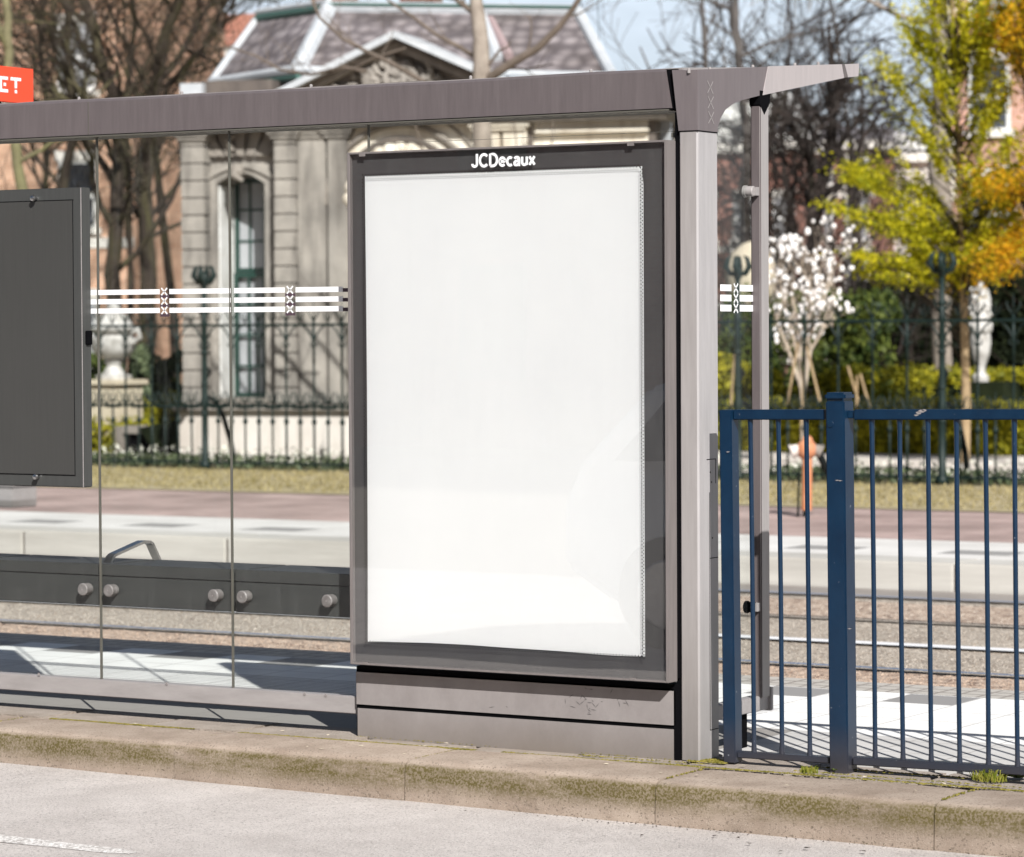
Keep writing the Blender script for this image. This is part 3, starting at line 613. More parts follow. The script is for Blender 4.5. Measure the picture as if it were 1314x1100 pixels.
for i, a, b in ((3, 205, 217.5), (4, 365.5, 379.5)):
    x0, x1 = xpx(a), xpx(b); q = MB(); q.box(x0, x1, ys-.0005, ys, 1.567, 1.668); 
    q2 = MB()
    for k in range(3): xs_mark(q2, ((x0+x1)/2, ys-.0022, stripe_z(k)), (1, 0, 0), (0, 0, 1), .014, .006)
    q2.build('cross_emblem', 'white_print', panes[i])
    q = MB()
    for k in range(3): z = stripe_z(k)-.018; q.box(x0+.002, x1-.002, ys-.0005, ys, z-.006, z+.006)
    pieces(q, 'sticker', 'dark_print', panes[i])
q = MB(); x0, x1 = xpx(440), xpx(447)
for k in range(3): z = stripe_z(k); q.box(x0, x1, ys-.0005, ys, z-.010, z+.004)
pieces(q, 'sticker', 'dark_print', panes[4])
# bottom rail of the glass wall
mb = MB(); mb.box(-6, -.096, .062, .118, .079, .1435); rail = mb.build('bottom_rail', 'rail', sh, bevel=.003)
mb = MB()
for u in (50, 214, 391, 418): 
    c = B(u, 862+u*.073, y=.0605); mb.lathe((c.x, .0605, c.z), [(0, .006), (.0015, .006)], 8, (0, -1, 0)); 
pieces(mb, 'rivet', 'base', rail)
for x in (-1.95, -3.9):
    mb = MB(); mb.box(x-.03, x+.03, .075, .11, .005, .078); mb.build('foot', 'dark', sh)
# side wall: glass, rail, rear post, clamps
q = MB(); q.box(1.303, 1.309, .192, .515, .178, 2.30); sg = q.build('side_glass', 'glass', sh)
q = MB()
for k in range(3):
    z = B(950, (369.8, 382.8, 395.6)[k], x=1.3105).z
    for a, b in ((924.5, 938.5), (949.5, 975)):
        y0, y1 = B(a, 370, x=1.3105).y, B(b, 370, x=1.3105).y; q.box(1.3095, 1.3105, y0, y1, z-.0115, z+.0115)
q.build('white_stripe', 'white_print', sg)
q = MB()
for k in range(3):
    c = B(944.3, (369.8, 382.8, 395.6)[k], x=1.311); xs_mark(q, (1.3112, c.y, c.z), (0, 1, 0), (0, 0, 1), .016, .007)
q.build('cross_emblem', 'white_print', sg)
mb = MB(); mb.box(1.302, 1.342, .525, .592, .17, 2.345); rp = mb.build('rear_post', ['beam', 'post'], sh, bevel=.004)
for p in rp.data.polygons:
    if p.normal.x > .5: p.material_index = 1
mb = MB(); mb.prism([(1.343, .52, 2.35), (1.343, .60, 2.35), (1.343, .60, 2.31), (1.343, .555, 2.265), (1.343, .52, 2.30)], (-.042, 0, 0)); mb.build('post_bracket', 'dark', rp)
mb = MB(); mb.box(1.29, 1.335, .192, .60, .125, .178); mb.box(1.285, 1.3455, .592, .612, .12, .205); pieces(mb, 'side_rail', 'rail', sh, bevel=.003)
mb = MB(); mb.box(1.27, 1.31, .42, .47, .0, .125); mb.build('foot', 'dark', sh)
for z in (1.99, .50):
    for y in (.20, .50):
        mb = MB(); mb.lathe((1.296, y, z), [(0, .019), (.03, .019), (.033, .016)], 18, (1, 0, 0)); mb.lathe((1.29, y, z), [(0, .022), (.01, .022)], 18, (1, 0, 0))
        mb.build('clamp', 'rail' if z > 1 else 'dark', sh, smooth=True)
        if y > .3: mb = MB(); mb.box(1.31, 1.336, .50, .53, z-.015, z+.015); mb.build('clamp_arm', 'rail', sh)
# ================================================================== ADVERTISING PANEL
ad = thing('advertising_panel', 'tall dark grey advertising case holding a blank white poster', 'advertising panel', (.58, .04, 0))
FX0, FX1, FZ0, FZ1 = -.067, 1.262, .2745, 2.150
mb = MB(); e = .011
mb.box(FX0, FX0+e, -.03, .035, FZ0, FZ1); mb.box(FX1-e, FX1, -.03, .035, FZ0, FZ1); mb.box(FX0+e, FX1-e, -.03, .035, FZ0, FZ0+.008); mb.box(FX0+e, FX1-e, -.03, .035, FZ1-.008, FZ1)
fr = mb.build('frame', 'edge', ad, bevel=.0015)
mb = MB(); mb.box(FX0+e, FX1-e, -.0105, .03, FZ0+.008, FZ1-.008); mb.build('backing', 'adframe', ad)
mb = MB(); mb.box(FX0+.03, FX1+.002, .0351, .085, FZ0+.01, FZ1-.005); mb.build('body', 'dark', ad)
# paper with slightly wavy bottom edge
P0, P1, PZ0, PZ1 = 0.0, 1.16, .355, 2.063
N1, N2 = 60, 60
vs = []
for j in range(N2+1):
    for i in range(N1+1):
        s_, t_ = i/N1, j/N2; x = P0+(P1-P0)*s_; zb = PZ0+.004+.010*(math.sin(s_*PI*1.15))**2*(1-t_)**4+.006*noise.noise(Vector((s_*3, 0, 0)))*(1-t_)**6
        z = zb+(PZ1-zb)*t_; vs.append((x+(.0035*math.sin(t_*PI) if i == 0 else 0)-(.004*(t_ > .97) if i == N1 else 0), -.0125-.0008*noise.noise(Vector((s_*4, t_*4, 0))), z))
q = MB(); q.add(vs, [(j*(N1+1)+i, j*(N1+1)+i+1, (j+1)*(N1+1)+i+1, (j+1)*(N1+1)+i) for j in range(N2) for i in range(N1)])
q.build('poster', 'poster', ad, smooth=True)
# enamel dot border round the poster, printed inside the glass
q = MB(); d = .0035
def dots(x0, z0, x1, z1, off):
    n_ = int(max(abs(x1-x0), abs(z1-z0))/.0125)
    for i in range(n_):
        x = x0+(x1-x0)*(i+off)/n_; z = z0+(z1-z0)*(i+off)/n_; q.poly([(x-d, -.0262, z), (x, -.0262, z-d), (x+d, -.0262, z), (x, -.0262, z+d)])
for r_, off in ((0, 0), (.006, .5)):
    dots(P0+r_, PZ0+.004, P0+r_, PZ1, off); dots(P1-r_+.003, PZ0, P1-r_+.003, PZ1, off); dots(P0, PZ0+r_+.002, P1, PZ0+r_+.002, off); dots(P0, PZ1-r_+.004, P1, PZ1-r_+.004, off)
q.build('dot_border', 'dark', ad)
q = MB(); q.box(FX0+e+.001, FX1-e-.001, -.0275, -.0265, FZ0+.009, FZ1-.009); q.build('glass_pane', 'adglass', ad)
def arc_pts(cx, cz, rx, rz, a0, a1, n=12): return [(cx+rx*math.cos(math.radians(a0+(a1-a0)*k/n)), cz+rz*math.sin(math.radians(a0+(a1-a0)*k/n))) for k in range(n+1)]
# letter strokes on a 1 high cap grid: (advance, strokes)
GL = {'J': (.60, [[(.44, 1), (.44, .26)]+arc_pts(.25, .26, .19, .20, 0, -180)]), 'C': (.80, [arc_pts(.42, .5, .34, .44, 42, 318, 20)]),
      'D': (.80, [[(.12, .06), (.12, .94), (.34, .94)]+arc_pts(.34, .5, .34, .44, 90, -90, 14)+[(.12, .06)]]),
      'e': (.62, [[(.09, .37), (.53, .37)]+arc_pts(.31, .35, .22, .29, 5, 318, 18)]), 'c': (.57, [arc_pts(.31, .35, .22, .29, 48, 312, 16)]),
      'a': (.62, [arc_pts(.29, .47, .19, .17, 160, 0, 8)+[(.48, .12), (.50, .06), (.56, .05)], [(.48, .42), (.30, .36), (.18, .33), (.10, .25), (.10, .14), (.17, .07), (.27, .06), (.38, .10), (.48, .22)]]),
      'u': (.62, [[(.10, .66), (.10, .26)]+arc_pts(.28, .25, .18, .19, 180, 360, 10), [(.48, .66), (.48, .04)]]), 'x': (.56, [[(.06, .66), (.48, .04)], [(.48, .66), (.06, .04)]])}
def lettering(s, x0, z0, cap, y, wd, ext=.0012, sx=1.0):
    q = MB(); x = x0
    for ch in s:
        adv, st = GL[ch]
        for k, pl in enumerate(st):
            P_ = [Vector((x+a*cap*sx, z0+b*cap)) for a, b in pl]; n_ = len(P_); lo, hi = [], []
            for i in range(n_):
                t = (P_[min(i+1, n_-1)]-P_[max(i-1, 0)]).normalized(); nn = Vector((-t.y, t.x))*wd/2; lo.append(P_[i]-nn); hi.append(P_[i]+nn)
            yy = y-k*.0002; vs = [(p.x, yy, p.y) for p in lo]+[(p.x, yy, p.y) for p in hi]; q.add(vs, [(i, i+1, n_+i+1, n_+i) for i in range(n_-1)])
        x += adv*cap*sx
    return q, x
_, xe = lettering('JCDecaux', 0, 0, .05, 0, .001)
q, _ = lettering('JCDecaux', .4695, 2.0795, .0475, -.0285, .0098, sx=.266/(xe*.0475/.05)); q.build('lettering', 'white_print', ad)
mb = MB()
for x in (.0, 1.12): mb.box(x-.013, x+.013, -.0315, -.0285, FZ1-.016, FZ1-.004); mb.box(x-.012, x+.012, -.0315, -.029, FZ0+.002, FZ0+.012)
pieces(mb, 'hinge', 'edge', ad)
mb = MB(); mb.box(-.093, 1.247, .04, .11, .1135, .245); mb.build('plinth_panel', 'base', ad, bevel=.006)
mb = MB(); mb.box(-.088, 1.245, .042, .11, -.01, .109); mb.build('plinth_panel', 'base', ad, bevel=.004)
mb = MB(); mb.box(-.09, 1.262, .046, .12, -.005, .262); mb.build('plinth_core', 'dark', ad)
mb = MB(); mb.box(1.2485, 1.2675, .055, .12, 0, 2.25); mb.build('gap_shade_strip', 'dark', ad)  # black strip stands in for shade in the gap beside the post
mb = MB(); random.seed(5)
for (u, v, k) in ((760, 905, 16), (730, 893, 6), (800, 900, 5), (640, 905, 2)):
    for _ in range(k):
        uu, vv = u+random.gauss(0, 9), v+random.gauss(0, 9); c = B(uu, vv, y=.0392)
        if not (.12 < c.z < .238) and not (.01 < c.z < .10): continue
        a = random.uniform(0, PI); l_ = random.uniform(.003, .014); w_ = .0012; dx, dz = math.cos(a), math.sin(a)
        mb.poly([(c.x-dx*l_, .0392, c.z-dz*l_), (c.x+dz*w_, .0392, c.z-dx*w_), (c.x+dx*l_, .0392, c.z+dz*l_), (c.x-dz*w_, .0392, c.z+dx*w_)])
pieces(mb, 'scratch', 'adframe', ad)
# ================================================================== BENCH
be = thing('bench', 'dark grey bench boards bolted through the glass wall', 'bench', (-1, .12, .43))
gx = [-2.6, -1.972, -1.333, -.687, -.092]
for i in range(len(gx)-1):
    mb = MB(); mb.box(gx[i]+.006, gx[i+1]-.006-(.022 if i == 3 else 0), .1, .125, .432, .546); mb.build('front_board', 'bench', be, bevel=.002)
    mb = MB(); mb.box(gx[i]+.006, gx[i+1]-.006-(.022 if i == 3 else 0), .1, .135, .549, .594); mb.build('upper_board', 'bench', be, bevel=.002)
    mb = MB(); mb.box(gx[i]+.006, gx[i+1]-.006, .136, .46, .558, .588); mb.build('seat', 'bench', be, bevel=.004)
mb = MB(); mb.box(-2.6, -.07, .127, .15, .435, .55); mb.build('bearer', 'dark', be)
for x in (-1.389, -1.262, -.757, -.622, -.232, -2.03, -1.89):
    mb = MB(); mb.lathe((x, .099, .494), [(0, .023), (.004, .0235), (.03, .0235), (.033, .0245), (.038, .0245), (.041, .021)], 24, (0, -1, 0)); b_ = mb.build('bolt', 'bolt', be, smooth=True)
    mb = MB(); mb.lathe((x, .0575, .494), [(0, .004), (.0012, .004)], 3, (0, -1, 0)); mb.build('bolt_mark', 'base', b_)
mb = MB(); hx = -1.40
hp = [(.213, .57), (.245, .612), (.262, .622), (.415, .656), (.45, .663), (.49, .661), (.51, .65), (.575, .555)]
for a, b in zip(hp, hp[1:]):
    dy, dz = b[0]-a[0], b[1]-a[1]; ln = math.hypot(dy, dz); ny, nz = -dz/ln*.011, dy/ln*.011
    mb.prism([(hx-.018, a[0], a[1]), (hx-.018, b[0], b[1]), (hx-.018, b[0]-ny, b[1]-nz), (hx-.018, a[0]-ny, a[1]-nz)], (.036, 0, 0))
mb.build('armrest', 'steel', be)
# ================================================================== TIMETABLE CASE
tc_ = thing('timetable_case', 'flat grey metal case hanging on the shelter wall', 'timetable case', (-2.0, .05, .89))
mb = MB(); TX0, TX1 = -2.62, -1.352; mb.box(TX0, TX1, .03, .084, .895, 2.062); mb.build('body', 'case', tc_, bevel=.003)
mb = MB(); mb.box(TX0+.045, TX1-.045, .0285, .031, .944, 2.012); mb.build('door_panel', 'case_panel', tc_)
mb = MB()
for a in ((TX0+.04, TX1-.04, 2.0125, 2.0155), (TX0+.04, TX1-.04, .940, .9425)): mb.box(a[0], a[1], .0282, .031, a[2], a[3])
mb.box(TX1-.0445, TX1-.0425, .0282, .031, .943, 2.012); mb.build('door_gap', 'dark', tc_)
mb = MB(); mb.box(TX1-.004, TX1-.0005, .0283, .0296, .897, 2.060); mb.build('edge_trim', 'rail', tc_)
for z in (2.024, .933):
    mb = MB(); mb.lathe((-1.578, .03, z), [(0, .008), (.012, .008), (.02, .012), (.026, .010), (.029, .004)], 14, (0, -1, 0)); mb.build('knob', 'steel', tc_, smooth=True)
mb = MB(); mb.box(TX1-.002, TX1+.010, .045, .08, 1.45, 1.505); mb.build('lock', 'dark', tc_, bevel=.003)
# ================================================================== RED SIGN ON THE ROOF
sx_ = -2.5
sg_ = thing('stop_sign_board', 'orange red board with white letters standing on the shelter roof', 'sign', (sx_, .8, 2.46))
mb = MB(); mb.box(sx_-.02, sx_, .20, 1.131, 2.494, 2.647); mb.build('board', 'red', sg_, bevel=.002)
mb = MB(); mb.box(sx_-.015, sx_-.005, .9, .92, 2.44, 2.494); mb.box(sx_-.015, sx_-.005, .3, .32, 2.42, 2.494); pieces(mb, 'bracket', 'dark', sg_)
mb = MB()
def letter(cells, y0, z0, s):
    for cy, cz, w_, h_ in cells: mb.box(sx_, sx_+.002, y0+cy*s, y0+(cy+w_)*s, z0+cz*s, z0+(cz+h_)*s)
s_ = .0135; zb_ = 2.535
letter([(0, 0, 1, 5), (1, 4, 3, 1), (1, 0, 3, 1), (2, 2, 1, 1)], .905, zb_, s_)
letter([(0, 4, 5, 1), (2, 1.6, 1, 2.4), (2, 0, 1, 1)], .978, zb_, s_)
letter([(0, 0, 1, 5), (1, 2, 1, 1), (2, 3, 1, 2), (2, 0, 1, 2)], .835, zb_, s_)
mb.build('lettering', 'white_print', sg_)
# ================================================================== BLUE RAILING
fy = .08
zr = 0.010
rl = thing('metal_railing', 'blue painted steel railing with round bars beside the shelter post', 'railing', (1.83, fy, 0))
TILT = math.tan(math.radians(.55))
def fp(x, z): return (x+.0325-(z)*TILT, fy, z+.006+(x-1.4)*TILT)   # whole railing leans a touch
def fbar(mb_, x0, x1, y0, y1, z0, z1):
    c = []
    for z in (z0, z1):
        for (x, y) in ((x0, y0), (x1, y0), (x1, y1), (x0, y1)):
            p = fp(x, z); c.append((p[0], fy+y, p[2]))
    mb_.add(c, [(0, 3, 2, 1), (4, 5, 6, 7), (0, 1, 5, 4), (1, 2, 6, 5), (2, 3, 7, 6), (3, 0, 4, 7)])
H = 1.214
mb = MB(); fbar(mb, 1.4465, 1.793, -.018, .022, H-.035, H); mb.build('top_rail', 'blue', rl, bevel=.003)
mb = MB(); fbar(mb, 1.902, 4.4, -.018, .022, H-.035, H); mb.build('top_rail', 'blue', rl, bevel=.003)
mb = MB(); fbar(mb, 1.4465, 1.80, -.018, .022, .012, .034); mb.build('bottom_rail', 'blue', rl, bevel=.003)
mb = MB(); fbar(mb, 1.885, 4.4, -.018, .022, .012, .040); mb.build('bottom_rail', 'blue', rl, bevel=.003)
mb = MB(); fbar(mb, 1.399, 1.446, -.030, .025, -.006, H-.0005); mb.build('end_upright', 'blue', rl, bevel=.003)
mb = MB(); fbar(mb, 1.806, 1.876, -.035, .04, -.02, 1.243); pst = mb.build('post', 'blue', rl, bevel=.004)
mb = MB(); fbar(mb, 1.802, 1.880, -.039, .044, 1.2445, 1.272); mb.build('cap', 'blue', pst, bevel=.008)
mb = MB(); c = fp(1.825, 1.165); mb.lathe((c[0], fy-.035, c[2]), [(0, .012), (.003, .011)], 16, (0, -1, 0)); mb.build('bolt_cover', 'blue', pst)
mb = MB(); fbar(mb, 1.876, 1.902, -.01, .012, H-.03, H-.004); fbar(mb, 1.876, 1.888, -.01, .012, .01, .035); pieces(mb, 'lug', 'blue', pst, bevel=.002)
def bar(x):
    j = random.uniform(-.0016, .0016); q = MB(); q.tube([(fp(x, .03+(H-.064)*t)[0]+j*math.sin(t*PI), fy+j*math.sin(t*PI), fp(x, .03+(H-.064)*t)[2]) for t in (0, .03, .25, .5, .75, .97, 1)], [.0105, .0082, .0082, .0082, .0082, .0082, .0098], 12); q.build('bar', 'blue', rl, smooth=True)
for x in (1.504, 1.611, 1.717): bar(x)
x = 1.9605
while x < 4.3: bar(x); x += .1025
mb = MB()   # paint chips
for (u, v, s2) in ((1179, 530, .010), (1182, 528, .012), (1176, 533, .007), (1186, 526.5, .008)):
    c = B(u, v, y=fy-.0187); pts = []
    for k in range(7): a = k/7*2*PI; r_ = s2*random.uniform(.5, 1); pts.append((c.x+math.cos(a)*r_*1.4, fy-.0187, c.z+math.sin(a)*r_*.55))
    mb.poly(pts)
for (u, v) in ((1078, 617), (934, 580), (1090, 807), (1074, 616.5)):
    c = B(u, v, y=fy-.0358); mb.poly([(c.x-.008, fy-.0358, c.z), (c.x, fy-.0358, c.z-.002), (c.x+.009, fy-.0358, c.z+.001), (c.x, fy-.0358, c.z+.002)])
mb.build('paint_chip', 'base', rl)
# moss and weeds along the edges
def tuft(name, label, x, y, n, h, spread, m='grass', z=0.002):
    vs = []; fs = []
    for _ in range(n):
        a = random.uniform(0, 2*PI); r_ = spread*math.sqrt(random.random()); bx, by = math.cos(a)*r_, math.sin(a)*r_*.6; hh = h*random.uniform(.4, 1.1); w_ = .0016
        d2 = random.uniform(0, 2*PI); out = random.uniform(.2, 1.2)*hh; ex, ey = bx+math.cos(d2)*out, by+math.sin(d2)*out*.7; mx_, my_ = bx+(ex-bx)*.4, by+(ey-by)*.4; o = len(vs)
        vs += [(bx-w_, by, 0), (bx+w_, by, 0), (mx_+w_, my_, hh*.75), (mx_-w_, my_, hh*.75), (ex, ey, hh*.85)]; fs += [(o, o+1, o+2, o+3), (o+3, o+2, o+4)]
    q = MB(); q.v = vs; q.f = fs; o = q.build(name, m); o.location = (x, y, z); tag(o, label, 'weed'); return o
c = B(1038, 993, z=0); tuft('grass_tuft', 'small yellow green grass tuft below the blue railing left panel', c.x, c.y, 70, .03, .035)
c = B(1270, 1003, z=0); tuft('grass_tuft', 'larger green grass tuft at the foot of the right blue bars', c.x, c.y, 140, .05, .06)
def leafy(x, y, n, s2, label):
    vs = []; fs = []
    for _ in range(n):
        a = random.uniform(0, 2*PI); l_ = s2*random.uniform(.5, 1); o = len(vs); ca, sa = math.cos(a), math.sin(a); w_ = l_*.22; hz = random.uniform(.2, .7)*l_
        vs += [(0, 0, 0), (ca*l_*.5-sa*w_, sa*l_*.5+ca*w_, hz), (ca*l_, sa*l_, hz*.8), (ca*l_*.5+sa*w_, sa*l_*.5-ca*w_, hz)]; fs.append((o, o+1, o+2, o+3))
    q = MB(); q.v = vs; q.f = fs; o = q.build('dandelion', 'hedge'); o.location = (x, y, .003); tag(o, label, 'weed')
c = B(1306, 1000, z=0); leafy(c.x, c.y, 40, .06, 'broad leaved dark green weed at the right end of the kerb')
c = B(1070, 990, z=0); leafy(c.x, c.y, 14, .02, 'tiny leafy weed beside the blue railing post foot')
MT['moss'] = leafm('moss', (.09, .085, .015), (.24, .20, .05), trans=0, sc_=30)
g = MB(); random.seed(11)
def mossline(x0, x1, yf, n, s2, zz=.001):
    for _ in range(n):
        x = random.uniform(x0, x1)
        if noise.noise(Vector((x*2.2, 7, n))) < -.12: continue
        y = yf+random.gauss(0, .006); r_ = s2*random.uniform(.3, 1)
        g.add([(x-r_, y, zz), (x, y-r_*.5, zz), (x+r_, y, zz), (x, y+r_*.5, zz), (x, y, zz+r_*.5)], [(0, 1, 4), (1, 2, 4), (2, 3, 4), (3, 0, 4)])
mossline(-2.5, 3.0, -.082, 6500, .006, .0005); mossline(-2.5, 3.0, -.086, 3500, .008, .0); mossline(1.25, 3, .10, 900, .009); mossline(-.1, 1.25, .034, 200, .005)
mossline(.9, 3, -.02, 500, .008)
for k in range(3): mossline(1.30, 1.45, .03+.03*k, 120, .01)
for xk in xj:
    if -2.5 < xk < 3:
        for _ in range(60):
            y = random.uniform(-.36, -.09); r_ = random.uniform(.002, .006); x = xk+random.gauss(0, .004)
            g.add([(x-r_, y, -.004), (x, y-r_, -.004), (x+r_, y, -.004), (x, y+r_, -.004), (x, y, .001)], [(0, 1, 4), (1, 2, 4), (2, 3, 4), (3, 0, 4)])
tag(g.build('moss', 'moss', kind='stuff'), 'olive moss growing in the joints of the kerb stones', 'moss')
def debris(n, xr, yr, z, m, name, label):
    g = MB(); sm = .35 if n > 100 else 1
    for _ in range(n):
        x, y = random.uniform(*xr), random.uniform(*yr); r_ = random.uniform(.004, .014)*sm; a = random.uniform(0, 6)
        g.add([(x+math.cos(a+k*2.1)*r_*(1 if k else 1.6), y+math.sin(a+k*2.1)*r_, z+.002+random.random()*.004) for k in range(3)]+[(x, y, z+.006)], [(0, 1, 3), (1, 2, 3), (2, 0, 3)])
    tag(g.build(name, m, kind='stuff'), label, 'litter')
debris(26, (-1.2, 2.8), (-.38, .03), .001, 'sandstone', 'stone_chips', 'pale stone chips scattered on the kerb top')
debris(420, (-2, 3.2), (-.50, -.437), -.150, 'bark', 'gutter_grit', 'dark grit gathered where the kerb meets the road')
debris(16, (-1, 3), (-.75, -.45), -.148, 'bark', 'dry_leaf_litter', 'brown leaf bits in the gutter against the kerb')
# ================================================================== IRON FENCE
FY = 23.64
ZG = G
irf = thing('iron_fence', 'ornate dark green wrought iron garden fence with twisted pickets', 'fence', (-13, FY, ZG))
def fleur(q, x, z, s2, y=0):
    q.tube([(x, y, z), (x, y, z+.26*s2)], [.012*s2, .004*s2], 5)
    for sg2 in (-1, 1):
        q.tube([(x, y, z+.05*s2), (x+sg2*.05*s2, y, z+.10*s2), (x+sg2*.07*s2, y, z+.18*s2), (x+sg2*.10*s2, y, z+.21*s2)], [.010*s2, .012*s2, .009*s2, .003*s2], 5)
def tall_picket():
    q = MB(); pts = [(0, 0, .1), (0, 0, .45)]; rr = [.016, .016]
    q.tube([(0, 0, .05), (0, 0, .72)], .016, 6)
    n_ = 30
    for k in range(n_+1): pass
    q.tube([(0, 0, .72+k*.018) for k in range(36)], [(.018 if k % 2 else .011) for k in range(36)], 6)
    q.tube([(0, 0, 1.35), (0, 0, 1.92)], .018, 6)
    for sg2 in (-1, 1): q.tube([(0, 0, .82), (sg2*.045, 0, .88), (sg2*.065, 0, .96), (sg2*.09, 0, 1.0)], [.012, .014, .010, .003], 5)
    q.lathe((0, 0, .58), [(0, .016), (.02, .03), (.05, .034), (.08, .02), (.1, .016)], 8)
    for sg2 in (-1, 1):
        q.tube([(0, 0, 1.62), (sg2*.03, 0, 1.70), (sg2*.09, 0, 1.79), (sg2*.16, 0, 1.84), (sg2*.205, 0, 1.845)], [.012, .012, .011, .010, .008], 5)
        q.tube([(0, 0, 1.60), (sg2*.035, 0, 1.58), (sg2*.055, 0, 1.61), (sg2*.04, 0, 1.64)], [.011, .011, .009, .006], 5)
        q.tube([(0, 0, 1.90), (sg2*.05, 0, 1.97), (sg2*.085, 0, 2.03), (sg2*.075, 0, 2.07)], [.01, .011, .009, .004], 5)
    q.tube([(0, 0, 1.92), (0, 0, 2.16)], [.012, .003], 5)
    return q
def short_picket():
    q = MB(); q.tube([(0, 0, .05), (0, 0, .80)], .013, 6)
    q.lathe((0, 0, .58), [(0, .013), (.02, .03), (.05, .034), (.08, .018), (.1, .013)], 8)
    fleur(q, 0, .80, 1.0)
    for dx in (-.108, .108): fleur(q, dx, .78, .85)
    q.tube([(-.108, 0, .79), (.108, 0, .79)], .008, 5); return q
def top_fleur():
    q = MB(); fleur(q, 0, 1.86, .75); return q
def main_post():
    q = MB(); q.lathe((0, 0, 0), [(0, .075), (.08, .075), (.10, .045), (.8, .042), (.84, .06), (.9, .045), (1.4, .038), (1.85, .036), (1.88, .05), (1.92, .036), (2.36, .03)], 10)
    for z in (.72, 1.10, 1.5, 2.05):
        q.ball((0, 0, z), .055, 8, 5, .7)
    for sg2 in (-1, 1):
        q.tube([(0, 0, 1.55), (sg2*.04, 0, 1.68), (sg2*.12, 0, 1.80), (sg2*.2, 0, 1.845)], [.016, .015, .012, .008], 5)
        q.tube([(0, 0, 1.95), (sg2*.06, 0, 2.0), (sg2*.1, 0, 2.07), (sg2*.07, 0, 2.11)], [.014, .015, .012, .006], 5)
        q.tube([(0, 0, 1.58), (sg2*.055, 0, 1.56), (sg2*.08, 0, 1.6), (sg2*.055, 0, 1.65)], [.014, .014, .012, .006], 5)
    return q
def finial():
    q = MB(); q.lathe((0, 0, 2.34), [(0, .03), (.03, .05), (.07, .04), (.1, .06), (.16, .035), (.22, .012)], 8)
    for k in range(4):
        a = k*PI/2+.3; ca, sa = math.cos(a), math.sin(a)
        q.tube([(0, 0, 2.40), (ca*.09, sa*.09, 2.42), (ca*.14, sa*.14, 2.50), (ca*.11, sa*.11, 2.60), (ca*.07, sa*.07, 2.63)], [.02, .035, .04, .028, .006], 6)
    return q
def brace():
    q = MB(); q.tube([(0, 0, .95), (.05, .16, .88), (.08, .30, .66), (.1, .42, .35), (.1, .50, .05), (.1, .62, .0)], [.03, .035, .035, .035, .04, .05], 6)
    q.tube([(0, 0, 1.35), (.02, .1, 1.25), (0, .02, 1.15)], [.02, .025, .02], 6)
    return q
def mesh_obj(name, mb_, m):
    me = bpy.data.meshes.new(name); me.from_pydata(mb_.v, [], mb_.f); me.materials.append(MT[m])
    for p in me.polygons: p.use_smooth = True
    return me
me_tall, me_short, me_main, me_fin, me_br, me_tf = (mesh_obj(*a) for a in (('picket', tall_picket(), 'iron'), ('low_picket', short_picket(), 'iron'), ('fence_post', main_post(), 'iron'), ('finial', finial(), 'iron'), ('brace', brace(), 'ironblack'), ('fleur', top_fleur(), 'iron')))
def put(me, name, x, parent, z=ZG, y=FY):
    o = bpy.data.objects.new(name, me); col.objects.link(o); o.parent = parent; o.location = Vector((x, y, z))-glob(parent); return o
SP = 10.33/24
for k in range(-6, 31):
    x = -18.38+k*SP
    if x > -5.2: break
    if k % 6 == 0:
        p_ = put(me_main, 'fence_post', x, irf)
        for me_, nn in ((me_fin, 'finial'), (me_br, 'brace')):
            o = bpy.data.objects.new(nn, me_); col.objects.link(o); o.parent = p_
    else: put(me_tall, 'picket', x, irf)
    put(me_short, 'low_picket', x+SP/2, irf); put(me_tf, 'fleur', x+SP/2, irf)
for z0, z1, nn in ((1.84, 1.872, 'upper_rail'), (.795, .83, 'middle_rail'), (.075, .10, 'lower_rail')):
    q = MB(); q.box(-21.2, -5.2, FY-.02, FY+.02, ZG+z0, ZG+z1); q.build(nn, 'iron', irf)
# flowers along the fence foot
def leaves(n, gen, s2, flat=0.0, asp=.55):
    q = MB(); vs = []; fs = []
    for _ in range(n):
        c = Vector(gen()); a = Vector((random.gauss(0, 1), random.gauss(0, 1), random.gauss(0, 1)*(1-flat))); 
        if a.length < .01: continue
        a.normalize(); b = a.orthogonal().normalized(); b.rotate(Matrix.Rotation(random.uniform(0, 2*PI), 3, a)); t = s2*random.uniform(.6, 1.3); a2 = a*t; b2 = b*t*asp; o = len(vs)
        vs += [c-a2, c-b2*.9+a2*.1, c+a2, c+b2*.9+a2*.1]; fs.append((o, o+1, o+2, o+3))
    q.v = [tuple(v) for v in vs]; q.f = fs; return q
def band_gen(x0, x1, y0, y1, z0, z1):
    return lambda: (random.uniform(x0, x1), random.uniform(y0, y1), random.uniform(z0, z1))
tag(leaves(9000, band_gen(-21, -5, 23.75, 24.6, G, G+.16), .035).build('flower_bed', 'shrub', kind='stuff'), 'low grey green plants along the foot of the iron fence', 'plants')
tag(leaves(1500, band_gen(-21, -5, 23.72, 24.7, G+.1, G+.26), .03).build('daffodils', 'daffodil', kind='stuff'), 'white and cream flowers blooming along the iron fence', 'flowers')
